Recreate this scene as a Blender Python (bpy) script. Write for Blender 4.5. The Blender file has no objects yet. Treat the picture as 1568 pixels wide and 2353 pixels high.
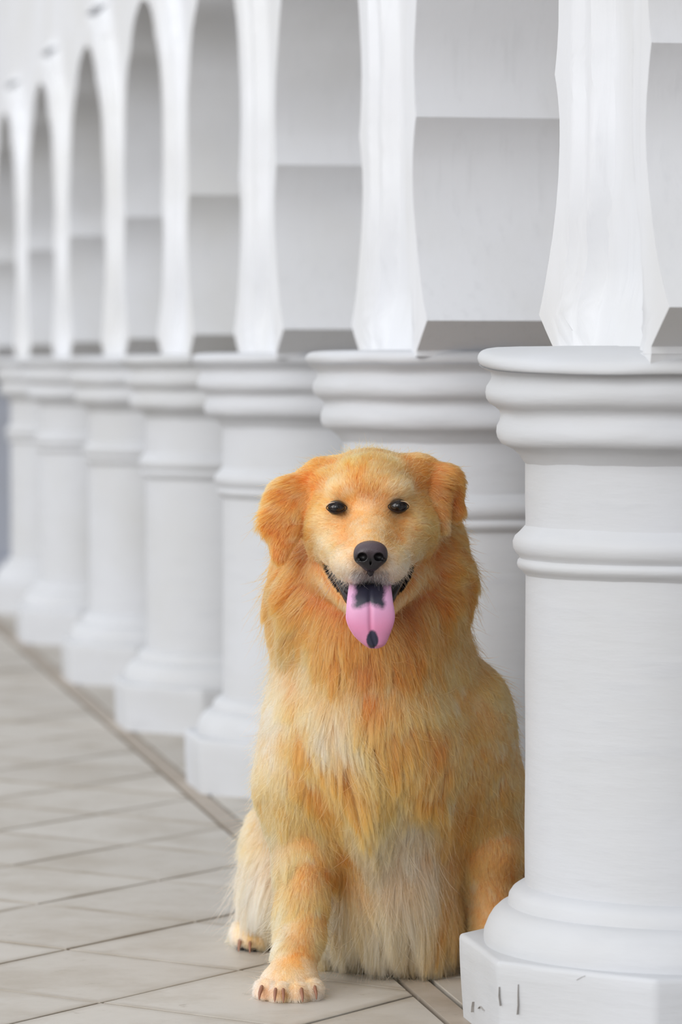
import bpy, bmesh, math, random
import numpy as np
from mathutils import Vector, Matrix, kdtree

random.seed(7)
RNG = np.random.default_rng(11)
C = bpy.context.scene.collection
SC = bpy.context.scene

# ------------------------------------------------------------------ camera, sky, sun, exposure
FPX = 8200.0                      # focal length in pixels of the 1568 x 2353 frame
CAM_H = 0.85
PITCH = math.atan(338.5 / FPX)    # the lens looks down a little: horizon above mid frame
cam_d = bpy.data.cameras.new('camera')
cam = bpy.data.objects.new('camera', cam_d)
C.objects.link(cam)
SC.camera = cam
cam.location = (0, 0, CAM_H)
cam.rotation_euler = (math.pi / 2 - PITCH, 0, 0)
cam_d.sensor_fit = 'VERTICAL'
cam_d.sensor_height = 36.0
cam_d.lens = FPX / 2353 * 36.0
cam_d.clip_start = 0.05
cam_d.dof.use_dof = True
cam_d.dof.focus_distance = 4.72
cam_d.dof.aperture_fstop = 4.5

w = bpy.data.worlds.new('overcast_sky')
SC.world = w
w.use_nodes = True
nt = w.node_tree
nt.nodes.clear()
wo = nt.nodes.new('ShaderNodeOutputWorld')
bg = nt.nodes.new('ShaderNodeBackground')
tc = nt.nodes.new('ShaderNodeTexCoord')
sp = nt.nodes.new('ShaderNodeSeparateXYZ')
rp = nt.nodes.new('ShaderNodeValToRGB')
rp.color_ramp.elements[0].position = 0.0
rp.color_ramp.elements[0].color = (0.42, 0.41, 0.40, 1)
rp.color_ramp.elements[1].position = 1.0
rp.color_ramp.elements[1].color = (0.93, 0.96, 1.0, 1)
e = rp.color_ramp.elements.new(0.495); e.color = (0.50, 0.50, 0.50, 1)
e = rp.color_ramp.elements.new(0.51); e.color = (0.90, 0.92, 0.95, 1)
mp = nt.nodes.new('ShaderNodeMapRange')
mp.inputs['From Min'].default_value = -1
nt.links.new(tc.outputs['Generated'], sp.inputs[0])
nt.links.new(sp.outputs['Z'], mp.inputs['Value'])
nt.links.new(mp.outputs[0], rp.inputs[0])
nt.links.new(rp.outputs[0], bg.inputs[0])
nt.links.new(bg.outputs[0], wo.inputs[0])
bg.inputs[1].default_value = 1.0

sun_d = bpy.data.lights.new('sun', 'SUN')
sun = bpy.data.objects.new('sun', sun_d)
C.objects.link(sun)
sun_d.energy = 1.75
sun_d.angle = math.radians(50)
sun_d.color = (1.0, 0.98, 0.96)
sun.rotation_euler = Vector((0.58, 0.60, -0.35)).to_track_quat('-Z', 'Y').to_euler()

SC.view_settings.view_transform = 'Standard'
SC.view_settings.look = 'None'
SC.view_settings.gamma = 1.0
SC.view_settings.use_curve_mapping = False
SC.view_settings.exposure = 0.22

# ------------------------------------------------------------------ helpers
cp, sn = math.cos(PITCH), math.sin(PITCH)

def P(px, py, Y):
    """the place at depth Y that stands at a given spot of the photograph (measuring aid)"""
    a = (px - 784) / FPX
    b = -(py - 1176.5) / FPX
    t = Y / (cp + b * sn)
    return np.array([a * t, Y, CAM_H + t * (-sn + b * cp)])

def lin(c):
    c = np.asarray(c, float) / 255.0
    return np.where(c <= 0.04045, c / 12.92, ((c + 0.055) / 1.055) ** 2.4)

def tag(o, label=None, cat=None, group=None, kind=None):
    if label: o['label'] = label
    if cat: o['category'] = cat
    if group: o['group'] = group
    if kind: o['kind'] = kind
    return o

def empty(name, loc=(0, 0, 0), rz=0.0):
    o = bpy.data.objects.new(name, None)
    C.objects.link(o)
    o.location = loc
    o.rotation_euler = (0, 0, rz)
    o.empty_display_size = 0.1
    return o

def mesh_obj(name, verts, faces, mat, parent=None, smooth=True, sharp=None):
    me = bpy.data.meshes.new(name)
    me.from_pydata([tuple(map(float, v)) for v in verts], [], [tuple(f) for f in faces])
    me.materials.append(mat)
    if smooth:
        me.polygons.foreach_set('use_smooth', [True] * len(me.polygons))
    if sharp:
        me.set_sharp_from_angle(angle=math.radians(sharp))
    me.update()
    o = bpy.data.objects.new(name, me)
    C.objects.link(o)
    if parent: o.parent = parent
    return o

def bm_obj(name, bm, mat, parent=None, smooth=False, sharp=35):
    me = bpy.data.meshes.new(name)
    bmesh.ops.recalc_face_normals(bm, faces=bm.faces)
    bm.to_mesh(me); bm.free()
    me.materials.append(mat)
    if smooth:
        me.polygons.foreach_set('use_smooth', [True] * len(me.polygons))
        me.set_sharp_from_angle(angle=math.radians(sharp))
    o = bpy.data.objects.new(name, me)
    C.objects.link(o)
    if parent: o.parent = parent
    return o

def new_mat(name):
    m = bpy.data.materials.new(name)
    m.use_nodes = True
    n = m.node_tree
    n.nodes.clear()
    out = n.nodes.new('ShaderNodeOutputMaterial')
    b = n.nodes.new('ShaderNodeBsdfPrincipled')
    n.links.new(b.outputs[0], out.inputs[0])
    return m, n, b

def simple_mat(name, col, rough=0.5, spec=0.5, coat=0.0):
    m, n, b = new_mat(name)
    b.inputs['Base Color'].default_value = (*lin(col), 1)
    b.inputs['Roughness'].default_value = rough
    b.inputs['Specular IOR Level'].default_value = spec
    b.inputs['Coat Weight'].default_value = coat
    b.inputs['Coat Roughness'].default_value = 0.06
    return m

def mixrgb(n, a, b_, fac_socket, blend='MIX'):
    mx = n.nodes.new('ShaderNodeMix')
    mx.data_type = 'RGBA'
    mx.blend_type = blend
    for i, v in ((6, a), (7, b_)):
        if isinstance(v, tuple): mx.inputs[i].default_value = v
        else: n.links.new(v, mx.inputs[i])
    if isinstance(fac_socket, float): mx.inputs[0].default_value = fac_socket
    else: n.links.new(fac_socket, mx.inputs[0])
    return mx.outputs[2]

def noise(n, vec, scale, detail=4, rough=0.55):
    t = n.nodes.new('ShaderNodeTexNoise')
    t.inputs['Scale'].default_value = scale
    t.inputs['Detail'].default_value = detail
    t.inputs['Roughness'].default_value = rough
    n.links.new(vec, t.inputs['Vector'])
    return t.outputs['Fac']

def ramp(n, fac, p0, p1, c0=(0, 0, 0, 1), c1=(1, 1, 1, 1)):
    r = n.nodes.new('ShaderNodeValToRGB')
    r.color_ramp.elements[0].position = p0
    r.color_ramp.elements[0].color = c0
    r.color_ramp.elements[1].position = p1
    r.color_ramp.elements[1].color = c1
    n.links.new(fac, r.inputs[0])
    return r.outputs[0]

def mapping(n, vec, scale):
    m = n.nodes.new('ShaderNodeMapping')
    m.inputs['Scale'].default_value = scale
    n.links.new(vec, m.inputs[0])
    return m.outputs[0]

def plaster_mat(name, base, stretch, bumpd=0.004):
    """limewashed plaster: brush strokes along one axis, faint dirt"""
    m, n, b = new_mat(name)
    g = n.nodes.new('ShaderNodeNewGeometry').outputs['Position']
    st = noise(n, mapping(n, g, stretch), 1.0, 5, 0.6)
    big = noise(n, g, 3.0, 3)
    fine = noise(n, g, 60.0, 4)
    c = mixrgb(n, (*lin(base), 1), (*(lin(base) * np.array([.93, .92, .89])), 1), ramp(n, big, 0.42, 0.72))
    c2 = mixrgb(n, c, (*(lin(base) * 0.90), 1), ramp(n, st, 0.55, 0.85))
    n.links.new(c2, b.inputs['Base Color'])
    b.inputs['Roughness'].default_value = 0.62
    b.inputs['Specular IOR Level'].default_value = 0.3
    bp = n.nodes.new('ShaderNodeBump')
    bp.inputs['Strength'].default_value = 0.3
    bp.inputs['Distance'].default_value = bumpd
    n.links.new(st, bp.inputs['Height'])
    bp2 = n.nodes.new('ShaderNodeBump')
    bp2.inputs['Strength'].default_value = 0.15
    bp2.inputs['Distance'].default_value = 0.002
    n.links.new(fine, bp2.inputs['Height'])
    n.links.new(bp.outputs[0], bp2.inputs['Normal'])
    n.links.new(bp2.outputs[0], b.inputs['Normal'])
    return m

M_COL = plaster_mat('column_plaster', (190, 192, 196), (7, 7, 45))
M_WALL = plaster_mat('wall_plaster', (211, 213, 217), (60, 60, 3), 0.0015)
M_GREY = plaster_mat('grey_plaster', (165, 170, 182), (6, 6, 6))

def tile_mat(name, base, base2, half=0.0):
    m, n, b = new_mat(name)
    g = n.nodes.new('ShaderNodeNewGeometry').outputs['Position']
    rnd = n.nodes.new('ShaderNodeObjectInfo').outputs['Random']
    big = noise(n, g, 5.0, 5, 0.65)
    mid = noise(n, mapping(n, g, (22, 22, 22)), 1.0, 6, 0.7)
    c = mixrgb(n, (*lin(base), 1), (*lin(base2), 1), rnd)
    c = mixrgb(n, c, (*(lin(base) * np.array([.80, .76, .70])), 1), ramp(n, big, 0.45, 0.75))
    c = mixrgb(n, c, (*(lin(base) * np.array([.62, .58, .52])), 1), ramp(n, mid, 0.62, 0.78))
    if half:      # grime that has settled along the joints
        oc = n.nodes.new('ShaderNodeTexCoord').outputs['Object']
        ab = n.nodes.new('ShaderNodeVectorMath'); ab.operation = 'ABSOLUTE'; n.links.new(oc, ab.inputs[0])
        dt = n.nodes.new('ShaderNodeVectorMath'); dt.operation = 'DOT_PRODUCT'; n.links.new(ab.outputs[0], dt.inputs[0])
        dt.inputs[1].default_value = (1 / half, 1 / half, 0)
        grime = noise(n, g, 9.0, 3)
        ml = n.nodes.new('ShaderNodeMath'); ml.operation = 'MULTIPLY'
        n.links.new(ramp(n, dt.outputs['Value'], 0.86, 1.0), ml.inputs[0]); n.links.new(ramp(n, grime, 0.25, 0.7), ml.inputs[1])
        c = mixrgb(n, c, (*(lin(base) * np.array([.60, .54, .46])), 1), ml.outputs[0])
    n.links.new(c, b.inputs['Base Color'])
    n.links.new(ramp(n, mid, 0.2, 0.8, (.38, .38, .38, 1), (.6, .6, .6, 1)), b.inputs['Roughness'])
    b.inputs['Specular IOR Level'].default_value = 0.35
    bp = n.nodes.new('ShaderNodeBump')
    bp.inputs['Strength'].default_value = 0.2
    bp.inputs['Distance'].default_value = 0.002
    n.links.new(mid, bp.inputs['Height'])
    n.links.new(bp.outputs[0], b.inputs['Normal'])
    return m

M_TILE = tile_mat('stone_tile', (178, 172, 163), (188, 183, 175), 0.2215)
M_INNER = tile_mat('inner_tile', (176, 170, 161), (186, 181, 173))
M_STRIP = tile_mat('border_stone', (160, 148, 134), (168, 158, 146))
M_GROUT = simple_mat('grout', (96, 80, 66), 0.9, 0.1)

# ------------------------------------------------------------------ row frame: u runs along the colonnade away from the lens, v towards the plaza
TH = math.atan(1484 / FPX)
O0 = (0.4414, 4.5675)
RZ = math.pi / 2 + TH
HP = 0.109          # plinth height
ZC = 0.872          # top of the capitals
UC = [0.0, 1.309, 2.669, 3.913, 5.152, 6.55, 7.9, 9.3]
VC = [0, 0, 0, 0, 0, 0, -0.028, 0]
GAPS = [-0.6435] + [(a + b) / 2 for a, b in zip(UC[:-1], UC[1:])] + [UC[-1] + 0.64]
ROW = Matrix.Translation((O0[0], O0[1], 0)) @ Matrix.Rotation(RZ, 4, 'Z')

def in_row(o):
    o.matrix_world = ROW
    return o

def place_row(o, u, v=0.0, z=0.0):
    p = ROW @ Vector((u, v, z))
    o.location = p
    o.rotation_euler = (0, 0, RZ)
    return o

# ------------------------------------------------------------------ floor: base slab, tiles laid on the diagonal, border strip, inner tiles
def slab(name, poly, z0, z1, mat, parent, bev=0.0):
    """a thin polygonal slab with its upper edge eased"""
    n = len(poly)
    cx = sum(p[0] for p in poly) / n; cy = sum(p[1] for p in poly) / n
    ins = []
    for i in range(n):
        p = np.array(poly[i]); d = np.array([cx, cy]) - p
        L = np.linalg.norm(d)
        ins.append(p + d / L * min(bev * 1.4, L * 0.3))
    v = [(p[0], p[1], z0) for p in poly] + [(p[0], p[1], z1 - bev * 0.5) for p in poly] + [(q[0], q[1], z1) for q in ins]
    f = []
    for i in range(n):
        j = (i + 1) % n
        f += [(i, j, n + j, n + i), (n + i, n + j, 2 * n + j, 2 * n + i)]
    f.append(tuple(range(2 * n, 3 * n)))
    return mesh_obj(name, v, f, mat, parent, smooth=False)

floor = mesh_obj('floor', [(-40, -40, -0.012), (40, -40, -0.012), (40, 40, -0.012), (-40, 40, -0.012)], [(0, 1, 2, 3)], M_GROUT, smooth=False)
in_row(floor)
tag(floor, kind='structure')

def clip(poly, vmin):
    out = []
    for i in range(len(poly)):
        a, b = poly[i], poly[(i + 1) % len(poly)]
        if a[1] >= vmin: out.append(a)
        if (a[1] >= vmin) != (b[1] >= vmin):
            t = (vmin - a[1]) / (b[1] - a[1])
            out.append((a[0] + (b[0] - a[0]) * t, vmin))
    return out

V_STRIP0, V_STRIP1 = 0.253, 0.297
DG = 0.443
J = 0.0040
full_me = None
far_v, far_f = [], []
for i in range(-4, 28):
    for k in range(0, 9):
        for h in (0, 1):
            cu = 0.294 + DG * (i + 0.5 * h)
            cv = 0.7215 - DG / 2 + DG * (k - 1) + 0.5 * DG * h + DG * 0.0
            cu += DG * 0.0
            hd = DG / 2 - J
            poly = [(cu - hd, cv), (cu, cv - hd), (cu + hd, cv), (cu, cv + hd)]
            poly = clip(poly, V_STRIP1 + J)
            if len(poly) < 3: continue
            area = 0.5 * abs(sum(poly[a][0] * poly[(a + 1) % len(poly)][1] - poly[(a + 1) % len(poly)][0] * poly[a][1] for a in range(len(poly))))
            if area < 0.0012: continue
            dz = random.uniform(-0.0006, 0.0006)
            if cv > 1.35 or cu < -1.0 or cu > 10.5:
                b0 = len(far_v); n = len(poly)
                far_v += [(p[0], p[1], 0.0 + dz) for p in poly]
                far_f.append(tuple(range(b0, b0 + n)))
                continue
            if len(poly) == 4 and area > 0.9 * 2 * hd * hd:
                if full_me is None:
                    o = slab('tile', [(-hd, 0), (0, -hd), (hd, 0), (0, hd)], -0.011, 0.0, M_TILE, floor, 0.0015)
                    full_me = o.data
                else:
                    o = bpy.data.objects.new('tile', full_me); C.objects.link(o); o.parent = floor
                o.location = (cu, cv, dz)
            else:
                o = slab('tile', [(p[0] - cu, p[1] - cv) for p in poly], -0.011, 0.0, M_TILE, floor, 0.0015)
                o.location = (cu, cv, dz)
o = mesh_obj('outer_tiles', far_v, far_f, M_INNER, floor, smooth=False)
tag(o, kind='stuff')
# narrow border strip in lengths, then the tiles under the columns
L = 0.62
u = -1.2
while u < 10.0:
    slab('border_strip', [(u + J, V_STRIP0 + J), (u + L - J, V_STRIP0 + J), (u + L - J, V_STRIP1 - J), (u + J, V_STRIP1 - J)], -0.011, random.uniform(-.0004, .0004), M_STRIP, floor, 0.0012)
    u += L
T = 0.4435
for a in range(-3, 22):
    for b in range(0, 3):
        u0 = 0.402 + a * T; v1 = V_STRIP0 - b * T
        slab('tile', [(u0 + J, v1 - T + J), (u0 + T - J, v1 - T + J), (u0 + T - J, v1 - J), (u0 + J, v1 - J)], -0.011, random.uniform(-.0005, .0005), M_INNER, floor, 0.0015)

gv, gf = [], []
for a in range(-3, 22):
    for b in range(3, 7):
        u0 = 0.402 + a * T; v1 = V_STRIP0 - b * T; z_ = random.uniform(-.0005, .0005); k = len(gv)
        gv += [(u0 + J, v1 - T + J, z_), (u0 + T - J, v1 - T + J, z_), (u0 + T - J, v1 - J, z_), (u0 + J, v1 - J, z_)]
        gf.append((k, k + 1, k + 2, k + 3))
tag(mesh_obj('gallery_tiles', gv, gf, M_INNER, floor, smooth=False), kind='stuff')

# ------------------------------------------------------------------ arcade wall: scalloped arches on piers
PZ = [(.863, .400), (.872, .400), (.895, .361), (.918, .322), (.935, .338), (.96, .358), (.99, .378), (1.02, .394), (1.06, .411), (1.10, .423), (1.14, .4285), (1.175, .427), (1.205, .419),
      (1.224, .411), (1.237, .404), (1.25, .409), (1.27, .416), (1.30, .422), (1.34, .423), (1.38, .418), (1.43, .408), (1.48, .395), (1.53, .377), (1.57, .355), (1.605, .325), (1.632, .29),
      (1.655, .252), (1.668, .243), (1.69, .222), (1.71, .196), (1.73, .160), (1.746, .118), (1.757, .072), (1.763, .03), (1.765, 0.0)]
PROF = np.array(PZ)
ZT = 3.0
def p_plane(u):
    t = min(max(u / 1.2, 0), 1)
    return 0.112 + 0.024 * t * t * (3 - 2 * t)

zz = list(PROF[:, 0])
rows = []
for a, b in zip(zz[:-1], zz[1:]):
    k = max(1, int((b - a) / 0.014))
    rows += [a + (b - a) * t / k for t in range(k)]
rows += [1.765, 1.775, 1.79, 1.805, 1.82, 1.834, 1.8395, 1.841, 1.865, 1.867, 1.875, 1.885, 1.895, 1.905, 1.915, 1.925, 1.94, 1.97, 2.2, 2.6, ZT]
dense = []
for a, b in zip(range(len(PZ) - 1), range(1, len(PZ))):
    for t in np.linspace(0, 1, 5)[:-1]:
        dense.append(PROF[a] * (1 - t) + PROF[b] * t)
dense.append(PROF[-1])
dense = np.array(dense)     # (z, half opening)

def half_open(z):
    return float(np.interp(z, PROF[:, 0], PROF[:, 1])) if z < 1.765 else 0.0

def relief(d):
    x = np.interp(d, [0, .075, .088, .118, .134, .16], [0, 0, -.014, -.014, -.040, -.043])
    return x

def pier(uc, hs, side):
    """front, soffit and back of half a pier; side +1 faces the far arch"""
    V, F = [], []
    NT = 30
    ext = hs - 0.6435
    sd = np.clip((dense[:, 0] - 1.3) / 0.46, 0, 1)
    dcur = 0.6435 - dense[:, 1] + ext * sd
    front = []
    soff = []
    for z in rows:
        s = min(max((z - 1.3) / 0.46, 0), 1)
        a_ = 0.6435 - half_open(z) + ext * s
        if z >= 1.765: a_ = hs
        line = []
        for k in range(NT + 1):
            t = k / NT
            uu = a_ * (1 - t)              # from the opening edge to the pier's middle
            g = hs - uu                    # distance from the middle of the arch
            d = float(np.min(np.hypot(dense[:, 0] - z, dcur - uu)))
            bl_ = min(max((z - 1.42) / 0.2, 0), 1)
            if bl_ < 1:
                a_s = float(np.mean([0.6435 - half_open(min(max(z + q_, .97), 1.6)) for q_ in (-.06, -.03, 0, .03, .06)]))
                d = d * bl_ + max(0.0, a_s - uu) * (1 - bl_)
            if k == 0: d = 0 if z < 1.765 else d
            v = p_plane(uc + side * uu) + relief(d) * min(1, .55 + max(0, z - .872) / .2)
            if g < 0.2 and 1.84 < z < 1.866: v -= 0.045
            line.append(len(V)); V.append((uc + side * uu, v, z))
        front.append(line)
        pv = p_plane(uc + side * a_)
        sl = []
        for t in np.linspace(0, 1, 5):
            sl.append(len(V)); V.append((uc + side * a_, pv * (1 - t) - 0.125 * t, z))
        bl = len(V); V.append((uc, -0.125, z))
        soff.append((sl, bl))
    for r_ in range(len(rows) - 1):
        A, B = front[r_], front[r_ + 1]
        for k in range(NT):
            f = (A[k], A[k + 1], B[k + 1], B[k])
            F.append(f if side > 0 else f[::-1])
        (s0, b0), (s1, b1) = soff[r_], soff[r_ + 1]
        if rows[r_] < 1.765:
            for k in range(4):
                f = (s0[k], s1[k], s1[k + 1], s0[k + 1])
                F.append(f if side > 0 else f[::-1])
        f = (s0[4], s1[4], b1, b0)
        F.append(f if side > 0 else f[::-1])
    return V, F

WV, WF = [], []
for i, uc in enumerate(UC):
    for side, g in ((-1, GAPS[i]), (1, GAPS[i + 1])):
        hs = abs(g - uc)
        V, F = pier(uc, hs, side)
        b0 = len(WV)
        WV += V
        WF += [tuple(b0 + q for q in f) for f in F]
wall = mesh_obj('wall_arcade', WV, WF, M_WALL, None, smooth=True)
bm = bmesh.new(); bm.from_mesh(wall.data)
bmesh.ops.remove_doubles(bm, verts=bm.verts, dist=0.0002)
bmesh.ops.recalc_face_normals(bm, faces=bm.faces)
# uneven hand plastering
from mathutils import noise as mn
for v in bm.verts:
    q = v.co
    k = mn.noise(Vector((q.x * 9, q.y * 9, q.z * 6))) * 0.0022 + mn.noise(Vector((q.x * 40, q.y * 30, q.z * 9 + 5))) * 0.0005
    v.co.y += k
    v.co.x += mn.noise(Vector((q.x * 5 + 9, q.y * 14, q.z * 13))) * 0.0022
bm.to_mesh(wall.data); bm.free()
wall.data.set_sharp_from_angle(angle=math.radians(32))
in_row(wall)
tag(wall, kind='structure')

def box(name, x0, x1, y0, y1, z0, z1, mat, parent=None, bev=0.0):
    bm = bmesh.new()
    bmesh.ops.create_cube(bm, size=1)
    for v in bm.verts:
        v.co = Vector((x0 + (v.co.x + .5) * (x1 - x0), y0 + (v.co.y + .5) * (y1 - y0), z0 + (v.co.z + .5) * (z1 - z0)))
    if bev:
        bmesh.ops.bevel(bm, geom=bm.edges[:], offset=bev, segments=2, affect='EDGES', profile=0.5)
    return bm_obj(name, bm, mat, parent)

o = box('wall_back', -2.5, 13, -2.9, -2.7, -0.01, ZT, M_WALL); in_row(o); tag(o, kind='structure')
o = box('ceiling', -2.5, 13, -2.9, -0.126, ZT - 0.08, ZT + 0.02, M_WALL); in_row(o); tag(o, kind='structure')
o = box('wall_far', 9.75, 9.95, -2.7, 0.35, -0.01, ZT, M_GREY); in_row(o); tag(o, kind='structure')
o = box('baseboard_far', 9.70, 9.75, -2.7, 0.35, -0.01, 0.16, simple_mat('dark_base', (96, 94, 100), .7)); in_row(o); tag(o, kind='structure')

# ------------------------------------------------------------------ columns
def lathe(prof, seg=96, wob=0.0, seed=0, tilt=None):
    V, F = [], []
    for j, (r, z) in enumerate(prof):
        for i in range(seg):
            a = 2 * math.pi * i / seg
            x, y = math.cos(a), math.sin(a)
            rr = r + wob * (mn.noise(Vector((x * 1.6 + seed, y * 1.6, z * 30))) + 0.6 * mn.noise(Vector((x * 5 + seed, y * 5, z * 70))))
            dz = wob * 0.8 * mn.noise(Vector((x * 2.2, y * 2.2 + seed, z * 8 + 3)))
            if tilt: dz += tilt(x * r, y * r, z)
            V.append((rr * x, rr * y, z + dz))
    n = len(prof)
    for j in range(n - 1):
        for i in range(seg):
            k = (i + 1) % seg
            F.append((j * seg + i, (j + 1) * seg + i, (j + 1) * seg + k, j * seg + k))
    return V, F

def arc(cx, cz, rx, rz, a0, a1, n=8):
    return [(cx + rx * math.cos(math.radians(a0 + (a1 - a0) * t / n)), cz + rz * math.sin(math.radians(a0 + (a1 - a0) * t / n))) for t in range(n + 1)]

CAP = [(0.02, 0.874), (0.15, 0.874), (.215, 0.8735), (.245, .8725)] + arc(.255, .860, .0115, .011, 80, -60, 7) + [(.2645, .851), (.258, .8455), (.249, .840), (.2475, .834)] \
    + [(.249, .829), (.2535, .822), (.2555, .814), (.2545, .806), (.250, .799), (.243, .795), (.2375, .790), (.2365, .784)] \
    + [(.238, .778), (.2415, .771), (.2425, .763), (.2415, .756), (.2375, .749), (.230, .7455), (.222, .742), (.213, .735), (.2075, .727), (.199, .718)]
NECK = [(.200, .650), (.2065, .643), (.213, .636), (.2185, .631), (.2215, .624), (.2210, .616), (.2175, .609), (.2135, .6055), (.2125, .603), (.2155, .600), (.2165, .596), (.2150, .591), (.2095, .587), (.2055, .583), (.200, .576)]
BASE = [(.198, .186), (.207, .1835), (.214, .180), (.220, .176), (.2245, .169), (.2258, .161), (.2262, .158), (.231, .1565), (.238, .153), (.246, .1455), (.252, .136), (.2565, .124), (.2575, .116), (.2572, .108)]

def worn(x, y, z):
    """the nearest capital's lip sags towards its near side"""
    if z > 0.835:
        r = math.hypot(x, y)
        t = max(0.0, (-x + 0.3 * y + 0.02) / 0.26)
        return -0.017 * min(t, 1.0) * min(1, r / 0.26) ** 4 * min(1, (z - .835) / .02)
    return 0

OCT = 0.272
def make_column(name, seed, tilt=None):
    root = empty(name)
    s = OCT * math.tan(math.pi / 8)
    # octagonal plinth, edges eased
    bm = bmesh.new()
    rr = OCT / math.cos(math.pi / 8)
    pts = [(rr * math.cos(math.radians(22.5 + 45 * k)), rr * math.sin(math.radians(22.5 + 45 * k))) for k in range(8)]
    lo = [bm.verts.new((x * 0.985, y * 0.985, 0)) for x, y in pts]
    hi = [bm.verts.new((x, y, HP)) for x, y in pts]
    bm.faces.new(lo[::-1]); bm.faces.new(hi)
    for k in range(8):
        bm.faces.new((lo[k], lo[(k + 1) % 8], hi[(k + 1) % 8], hi[k]))
    ed = [e for e in bm.edges if not (e.verts[0].co.z < 0.001 and e.verts[1].co.z < 0.001)]
    bmesh.ops.bevel(bm, geom=ed, offset=0.007, segments=3, affect='EDGES', profile=0.5)
    bmesh.ops.subdivide_edges(bm, edges=[e for e in bm.edges if e.calc_length() > .05], cuts=5, use_grid_fill=True)
    for v in bm.verts:
        q = v.co * 12
        v.co += Vector((mn.noise(q + Vector((seed, 0, 0))), mn.noise(q + Vector((0, seed, 7))), 0)) * 0.0022
        if v.co.z > 0.05: v.co.z += mn.noise(q + Vector((3, 1, seed))) * 0.0015
    bm_obj('plinth', bm, M_COL, root, smooth=True, sharp=30)
    V, F = lathe(BASE, 96, 0.0012, seed)
    mesh_obj('base_moulding', V, F, M_COL, root, sharp=50)
    sh = [(.2050, .170), (.2050, .25), (.2045, .35), (.2045, .45), (.2048, .6)]
    V, F = lathe(sh, 96, 0.0009, seed + 3)
    mesh_obj('shaft', V, F, M_COL, root)
    V, F = lathe(NECK, 96, 0.0012, seed + 5)
    mesh_obj('neck_ring', V, F, M_COL, root, sharp=60)
    V, F = lathe([(.2050, .630), (.2052, .68), (.2052, .73)], 96, 0.0009, seed + 8)
    mesh_obj('collar', V, F, M_COL, root)
    V, F = lathe(CAP, 110, 0.0022, seed + 11, tilt)
    mesh_obj('capital', V, F, M_COL, root, sharp=60)
    return root

col_labels = [
    'large white plaster column standing in front of the dog, biggest of the row',
    'white plaster column directly behind the dog, its shaft half hidden by the dog',
    'white plaster column whose square base ends just left of the dog',
    'white plaster column with its whole base visible, next beyond the one touching the dog outline',
    'fourth white column behind the dog, with smooth shaft and base two places left of the dog outline',
    'blurred white column, second before the end of the row on the left',
    'blurred white column at the left edge, last of the row',
]
col_labels[2] = 'white plaster column with shaft just left of the ear, base partly behind the dog'
col_labels[3] = 'white plaster column with uncovered shaft and base, the first one fully clear of the dog'
col_labels[4] = 'white plaster column, third from the far end of the row'
GRP = 'white columns of the arcade'
for i in range(7):
    c = make_column('column', i * 2.3, worn if i == 0 else None)
    place_row(c, UC[i], VC[i])
    tag(c, col_labels[i], 'column', GRP, 'thing')
# mortar bedding under the near foot of the first pier, where the lip has sunk
V = []
for v_ in (.1118, -.12):
    V += [(-.2430, v_, .8645), (-.2375, v_, .850), (-.05, v_, .850), (-.05, v_, .8645)]
mesh_obj('mortar_bed', V, [(0, 1, 2, 3), (7, 6, 5, 4), (0, 4, 5, 1), (1, 5, 6, 2), (3, 7, 4, 0)], M_WALL, bpy.data.objects['column'], smooth=False)
# far end: a grey pillar carries the last pier
pr = empty('square_pillar')
place_row(pr, UC[7])
tag(pr, 'grey square pillar at the far end of the arcade', 'pillar', kind='thing')
box('shaft', -.17, .17, -.17, .17, 0.12, 0.79, M_GREY, pr, 0.008)
box('base_block', -.20, .20, -.20, .20, 0.0, 0.12, M_GREY, pr, 0.01)
box('capital', -.24, .24, -.2, .2, 0.79, 0.874, M_GREY, pr, 0.015)

# paint cracks and chips on the nearest plinth, sunk lines with real depth
M_CRACK = simple_mat('crack', (158, 154, 150), 0.9, 0.05)
CR_LEFT, CR_MAIN = 1, 2     # octagon sides: towards the plaza, and the next one towards the lens
def plane_hit(px, py, p0, p1):
    """where a plinth face (a vertical plane through p0, p1) shows at a spot of the photograph"""
    b = -(py - 1176.5) / FPX; a = (px - 784) / FPX
    d = np.array([a, cp + b * sn, -sn + b * cp])
    e = np.array(p1) - np.array(p0); nn = np.array([e[1], -e[0]])
    t = (nn @ np.array(p0)) / (nn @ d[:2])
    q = d * t; q[2] += CAM_H
    return q, nn / np.linalg.norm(nn)
rr = OCT / math.cos(math.pi / 8)
oct_w = [np.array((ROW @ Vector((rr * math.cos(math.radians(22.5 + 45 * k)), rr * math.sin(math.radians(22.5 + 45 * k)), 0)))[:2]) for k in range(8)]
near_col = bpy.data.objects['column']
def crack(path, f, wdt):
    V, F = [], []
    pts_ = []
    for (x, y) in path:
        q, nn = plane_hit(x, y, oct_w[f], oct_w[(f + 1) % 8])
        if nn[1] > 0: nn = -nn
        pts_.append((q, nn))
    n_ = len(pts_)
    for i, (q, nn) in enumerate(pts_):
        w_ = wdt * math.sin(math.pi * (i + .35) / (n_ - 1 + .7))
        e = np.array([-nn[1], nn[0]])
        for sx, dd in ((-w_, .0003), (w_, .0003), (w_, -.004), (-w_, -.004)):
            V.append((q[0] + e[0] * sx + nn[0] * dd, q[1] + e[1] * sx + nn[1] * dd, q[2]))
    for i in range(n_ - 1):
        for k in range(4):
            F.append((i * 4 + k, i * 4 + (k + 1) % 4, (i + 1) * 4 + (k + 1) % 4, (i + 1) * 4 + k))
    F.append((0, 1, 2, 3)); F.append((n_ * 4 - 1, n_ * 4 - 2, n_ * 4 - 3, n_ * 4 - 4))
    V = [tuple(ROW.inverted() @ Vector(v)) for v in V]
    mesh_obj('crack', V, F, M_CRACK, near_col, smooth=False)
crack([(1191, 2262), (1190, 2285), (1190, 2310), (1188, 2332)], CR_MAIN, .00028)
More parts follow.
